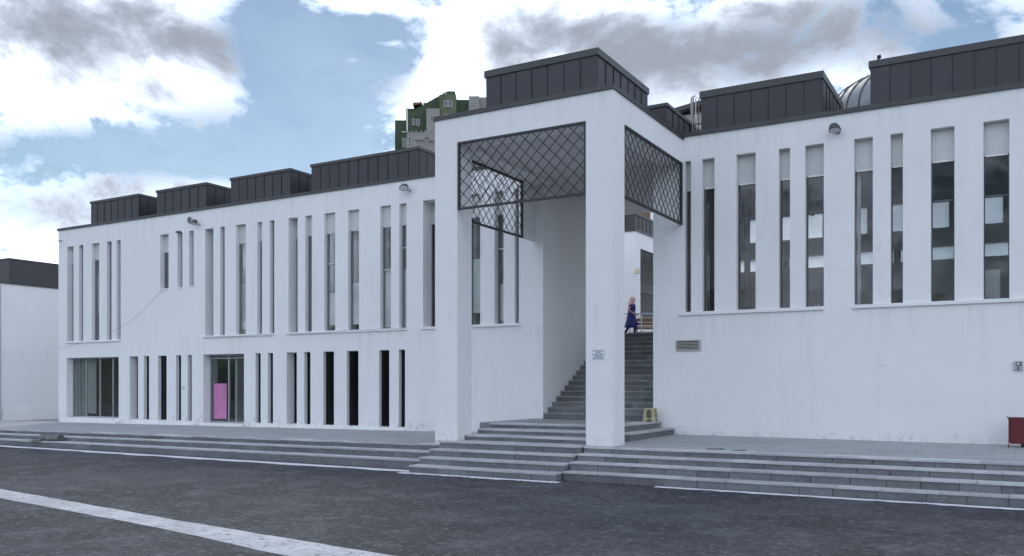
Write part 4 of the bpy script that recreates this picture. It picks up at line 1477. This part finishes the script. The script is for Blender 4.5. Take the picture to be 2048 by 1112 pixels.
# ------------------------------------------------------------------ red bin at the right edge
M['red'] = mat('red_enamel', (0.125, 0.016, 0.020), 0.42, 0.16, 3.0, spec=0.45, stain=(4.0, .35, (.07, .02, .02)))
pb = at(2046, 893, 20.0)
RB = thing('litter_bin', 'dark red metal litter bin standing against the white wall', 'bin', (pb.x + .02, 23.25, 0.70))
def rrect(hx, hy, z, r=.05, n=4):
    pts = []
    for cx_, cy2, a0 in ((hx - r, hy - r, 0), (-hx + r, hy - r, 90), (-hx + r, -hy + r, 180), (hx - r, -hy + r, 270)):
        for k in range(n + 1):
            a = R(a0 + 90 * k / n)
            pts.append((cx_ + r * math.cos(a), cy2 + r * math.sin(a), z))
    return pts
body = MB().loft([rrect(.27, .15, .10), rrect(.29, .165, .13), rrect(.305, .19, .70), rrect(.30, .185, .70), rrect(.285, .16, .15), rrect(.27, .15, .14)])
local_build(body, 'tub', M['red'], RB, smooth=False, fix=True)
local_build(MB().loft([rrect(.315, .20, .66), rrect(.315, .20, .70), rrect(.298, .183, .70), rrect(.298, .183, .66)], caps=False), 'rim', M['red'], RB, fix=True)
local_build(MB().box(-.06, .06, -.03, .03, .0, .11), 'foot', M['iron'], RB)
for sx in (-1, 1):
    local_build(MB().tube([(sx * .30, -.21, -.0), (sx * .30, -.21, .64), (sx * .33, -.05, .72)], .012, 6), 'bracket', M['red'], RB)
local_build(MB().box(-.20, .20, -.06, .06, .0, .012), 'base_plate', M['iron'], RB)

# ------------------------------------------------------------------ rolled mat on the left steps
M['matting'] = mat('dirty_matting', (0.15, 0.15, 0.14), 0.9, 0.35, 5.0, 0.5, 25, .02)
RM = thing('rolled_mat', 'dirty grey rolled up mat dumped on the low steps', 'mat', (XY(100, 18.15), 18.15, .20), R(8))
m2 = MB()
NSP = 46
prof = []
for k in range(NSP):
    a = k / NSP * 2 * math.pi * 3.2
    r_ = .045 + .10 * k / NSP
    prof.append((r_ * math.cos(a), r_ * .82 * math.sin(a) + .125))
outer = []
for sx in range(9):
    x = -.5 + sx / 8 * 1.0
    sc_ = 1 + .10 * math.sin(sx * 1.7) - (.15 if sx == 0 else 0)
    ring = []
    for (yy, zz) in prof:
        ring.append((x + rnd.uniform(-.008, .008) + (.05 * yy if sx == 8 else 0), yy * sc_, max(.004, zz * sc_)))
    outer.append(ring)
i0 = 0
for ring in outer:
    m2.v += ring
for a in range(8):
    for b in range(NSP - 1):
        i = a * NSP + b
        m2.f.append((i, i + 1, i + 1 + NSP, i + NSP))
ro = local_build(m2, 'roll', M['matting'], RM, smooth=True)
so_ = ro.modifiers.new('thick', 'SOLIDIFY')
so_.thickness = .018
m2 = MB()
pts = [[(-.75, -.25, .01), (-.75, .1, .012), (-.75, .1, .03), (-.75, -.25, .03)], [(-.5, -.3, .01), (-.5, .12, .05), (-.5, .12, .09), (-.5, -.3, .04)], [(-.2, -.25, .02), (-.2, .1, .2), (-.2, .1, .235), (-.2, -.25, .05)]]
local_build(m2.loft(pts), 'flap', M['matting'], RM, fix=True)

# ------------------------------------------------------------------ litter on the terrace
for (px, py, ln, lab) in ((1477, 902, .30, 'dark stick lying on the terrace edge below the wall'), (1430, 899, .42, 'thin dark strip of debris on the terrace edge')):
    p = on_ground(px, py, 0.70)
    tag(MB().hexa([(p.x - ln / 2, p.y, .702), (p.x + ln / 2, p.y + .03, .702), (p.x + ln / 2, p.y + .07, .702), (p.x - ln / 2, p.y + .05, .702)],
                  [(p.x - ln / 2 + .02, p.y + .01, .716), (p.x + ln / 2 - .03, p.y + .035, .722), (p.x + ln / 2 - .02, p.y + .06, .722), (p.x - ln / 2, p.y + .04, .716)]).build('debris_strip', M['iron']), lab, 'debris')


# ------------------------------------------------------------------ the woman walking at the top of the stairs
def skin_mesh(name, joints, edges, root, sub=2):
    """joints: name -> ((x, y, z), (rx, ry)); returns a plain mesh grown with the Skin modifier"""
    names = list(joints)
    idx = {n: i for i, n in enumerate(names)}
    me = bpy.data.meshes.new(name)
    me.from_pydata([joints[n][0] for n in names], [(idx[a], idx[b]) for a, b in edges], [])
    o = bpy.data.objects.new(name + '_tmp', me)
    col.objects.link(o)
    o.modifiers.new('skin', 'SKIN').use_smooth_shade = True
    for n in names:
        sv = me.skin_vertices[0].data[idx[n]]
        r_ = joints[n][1]
        sv.radius = r_ if isinstance(r_, tuple) else (r_, r_)
        sv.use_root = (n == root)
    s = o.modifiers.new('sub', 'SUBSURF')
    s.levels = s.render_levels = sub
    bpy.context.view_layer.update()
    dg = bpy.context.evaluated_depsgraph_get()
    res = bpy.data.meshes.new_from_object(o.evaluated_get(dg))
    res.name = name
    bpy.data.objects.remove(o)
    for p in res.polygons: p.use_smooth = True
    return res


dW = 34.9
pw = at(1263, 600, dW)
PN = thing('person', 'woman in pink headscarf and blue tunic walking at the stair head', 'person', (pw.x, pw.y, ZCOURT), R(30))
# local: +x is the walking direction, -y faces the camera
J = {
    'hip': ((0, 0, .90), (.13, .105)), 'waist': ((.0, 0, 1.06), (.115, .09)), 'chest': ((.02, 0, 1.24), (.13, .105)), 'neckb': ((.02, 0, 1.38), (.07, .065)),
    'neck': ((.035, 0, 1.43), (.05, .05)), 'head1': ((.05, 0, 1.50), (.075, .07)), 'head2': ((.055, 0, 1.565), (.082, .072)), 'head3': ((.045, 0, 1.615), (.05, .045)),
    'hipN': ((0, -.09, .86), .10), 'kneeN': ((.12, -.10, .50), .062), 'ankN': ((.10, -.10, .09), .042), 'toeN': ((.25, -.11, .035), .034),
    'hipF': ((0, .09, .86), .10), 'kneeF': ((-.10, .09, .48), .062), 'ankF': ((-.30, .09, .13), .042), 'toeF': ((-.20, .09, .035), .034),
    'shN': ((.01, -.15, 1.345), .055), 'elN': ((-.16, -.20, 1.14), .043), 'wrN': ((.04, -.20, 1.00), .030), 'paN': ((.085, -.19, .965), (.034, .02)),
    'shF': ((.02, .15, 1.345), .055), 'elF': ((.03, .20, 1.10), .043), 'wrF': ((.20, .16, .98), .030), 'paF': ((.25, .145, .955), (.034, .02)),
}
E = [('hip', 'waist'), ('waist', 'chest'), ('chest', 'neckb'), ('neckb', 'neck'), ('neck', 'head1'), ('head1', 'head2'), ('head2', 'head3'),
     ('hip', 'hipN'), ('hipN', 'kneeN'), ('kneeN', 'ankN'), ('ankN', 'toeN'), ('hip', 'hipF'), ('hipF', 'kneeF'), ('kneeF', 'ankF'), ('ankF', 'toeF'),
     ('chest', 'shN'), ('shN', 'elN'), ('elN', 'wrN'), ('wrN', 'paN'), ('chest', 'shF'), ('shF', 'elF'), ('elF', 'wrF'), ('wrF', 'paF')]
for sd_, (bx, by, bz) in (('N', (.085, -.19, .965)), ('F', (.25, .145, .955))):
    for k, (off, L) in enumerate(((-.026, .062), (-.009, .072), (.009, .068), (.025, .052))):
        a, b = f'f{sd_}{k}a', f'f{sd_}{k}b'
        J[a] = ((bx + .035, by + .25 * off, bz + off - .022), .0085)
        J[b] = ((bx + .035 + L * .5, by + .25 * off + .01, bz + off - .022 - L * .7), .0075)
        E += [('pa' + sd_, a), (a, b)]
    a, b = f't{sd_}a', f't{sd_}b'
    J[a] = ((bx + .0, by + .02, bz + .035), .010)
    J[b] = ((bx + .045, by + .03, bz + .030), .0085)
    E += [('pa' + sd_, a), (a, b)]
me = skin_mesh('body', J, E, 'hip')
mats = [mat('skin', (.50, .29, .21), .55, .06, 5, coords='obj'), mat('black_trousers', (.015, .015, .017), .8, .1, 5, coords='obj'), mat('pink_sleeve', (.55, .23, .24), .8, .08, 6, coords='obj'),
        mat('dark_shoe', (.02, .018, .02), .5, .1, 5, coords='obj')]
for m_ in mats: me.materials.append(m_)
for p in me.polygons:
    c = p.center
    if c.z < .085: p.material_index = 3
    elif c.z < .95 and abs(c.x) < .42 and not (c.x > .05 and c.z > .86): p.material_index = 1
    elif c.z > 1.42: p.material_index = 0
    elif (c.y < -.13 and c.x > .055 and c.z < 1.02) or (c.y > .10 and c.x > .21 and c.z < 1.02): p.material_index = 0
    else: p.material_index = 2
bo = bpy.data.objects.new('body', me)
col.objects.link(bo)
bo.parent = PN
# tunic: lofted rings, flaring and swinging back at the hem
def ell(cx2, cy2, z, rx, ry, n=20, wob=0.0, ph=0.0):
    return [(cx2 + rx * (1 + wob * math.sin(5 * 2 * math.pi * j / n + ph)) * math.cos(2 * math.pi * j / n), cy2 + ry * (1 + wob * math.cos(4 * 2 * math.pi * j / n + ph)) * math.sin(2 * math.pi * j / n), z) for j in range(n)]
tun = MB().loft([ell(-.02, 0, .44, .27, .23, wob=.07), ell(-.015, 0, .56, .235, .205, wob=.05), ell(-.005, 0, .74, .195, .18, wob=.03), ell(0, 0, .90, .175, .165, wob=.015),
                 ell(.0, 0, 1.06, .145, .135), ell(.015, 0, 1.18, .155, .145), ell(.02, 0, 1.28, .150, .165), ell(.02, 0, 1.345, .120, .170), ell(.022, 0, 1.39, .085, .11), ell(.025, 0, 1.405, .06, .065)])
local_build(tun, 'tunic', mat('royal_blue_cloth', (.016, .026, .15), .75, .15, 8, coords='obj'), PN, smooth=True)
hem = MB().loft([[(.18, -.12, .60), (.20, .10, .60), (.18, .10, .72), (.17, -.11, .72)], [(.27, -.09, .53), (.28, .06, .54), (.25, .06, .62), (.24, -.08, .62)], [(.33, -.05, .56), (.33, .02, .56), (.31, .02, .59), (.31, -.05, .59)]])
local_build(hem, 'tunic_hem', bpy.data.materials['royal_blue_cloth'], PN, smooth=True, fix=True)
for sy in (-1, 1):
    slv = MB().loft([ell(.0, sy * .13, 1.36, .05, .05, 10), ell(-.03 if sy < 0 else .02, sy * .165, 1.31, .068, .06, 10), ell(-.07 if sy < 0 else .025, sy * .18, 1.25, .066, .056, 10)])
    local_build(slv, 'short_sleeve', bpy.data.materials['royal_blue_cloth'], PN, smooth=True)
scf = MB().loft([ell(-.02, 0, 1.28, .10, .12, wob=.04), ell(-.005, 0, 1.36, .115, .125, wob=.03), ell(.02, 0, 1.42, .095, .095), ell(.03, 0, 1.48, .098, .092), ell(.028, 0, 1.55, .106, .098), ell(.03, 0, 1.60, .102, .094), ell(.035, 0, 1.645, .08, .075), ell(.04, 0, 1.672, .045, .042)])
local_build(scf, 'headscarf', mat('pink_scarf', (.66, .40, .40), .8, .10, 9, coords='obj'), PN, smooth=True)
tail = MB().loft([ell(-.085, -.02, 1.12, .03, .05, 10, .1), ell(-.095, -.01, 1.25, .045, .07, 10, .08), ell(-.075, 0, 1.40, .05, .08, 10), ell(-.04, 0, 1.52, .04, .07, 10)])
local_build(tail, 'headscarf', bpy.data.materials['pink_scarf'], PN, smooth=True)
# face: oval with nose, brow, eyes and mouth, looking along +x
fc = MB().loft([[(x, y * .0 + ry * math.cos(2 * math.pi * j / 14), 1.535 + rz_2 * math.sin(2 * math.pi * j / 14)) for j in range(14)] for x, ry, rz_2 in ((.105, .062, .085), (.130, .056, .078), (.143, .038, .058), (.149, .015, .025))])
local_build(fc, 'face', mats[0], PN, smooth=True, fix=True)
local_build(MB().hexa([(.135, -.016, 1.515), (.172, -.008, 1.515), (.172, .008, 1.515), (.135, .016, 1.515)], [(.138, -.006, 1.565), (.150, -.003, 1.56), (.150, .003, 1.56), (.138, .006, 1.565)]), 'nose', mats[0], PN, smooth=True)
for sy in (-1, 1):
    local_build(MB().tube([(.130, sy * .030, 1.552), (.142, sy * .030, 1.552)], .010, 8), 'eye', mats[3], PN)
local_build(MB().box(.140, .148, -.020, .020, 1.487, 1.496), 'mouth', mats[2], PN)
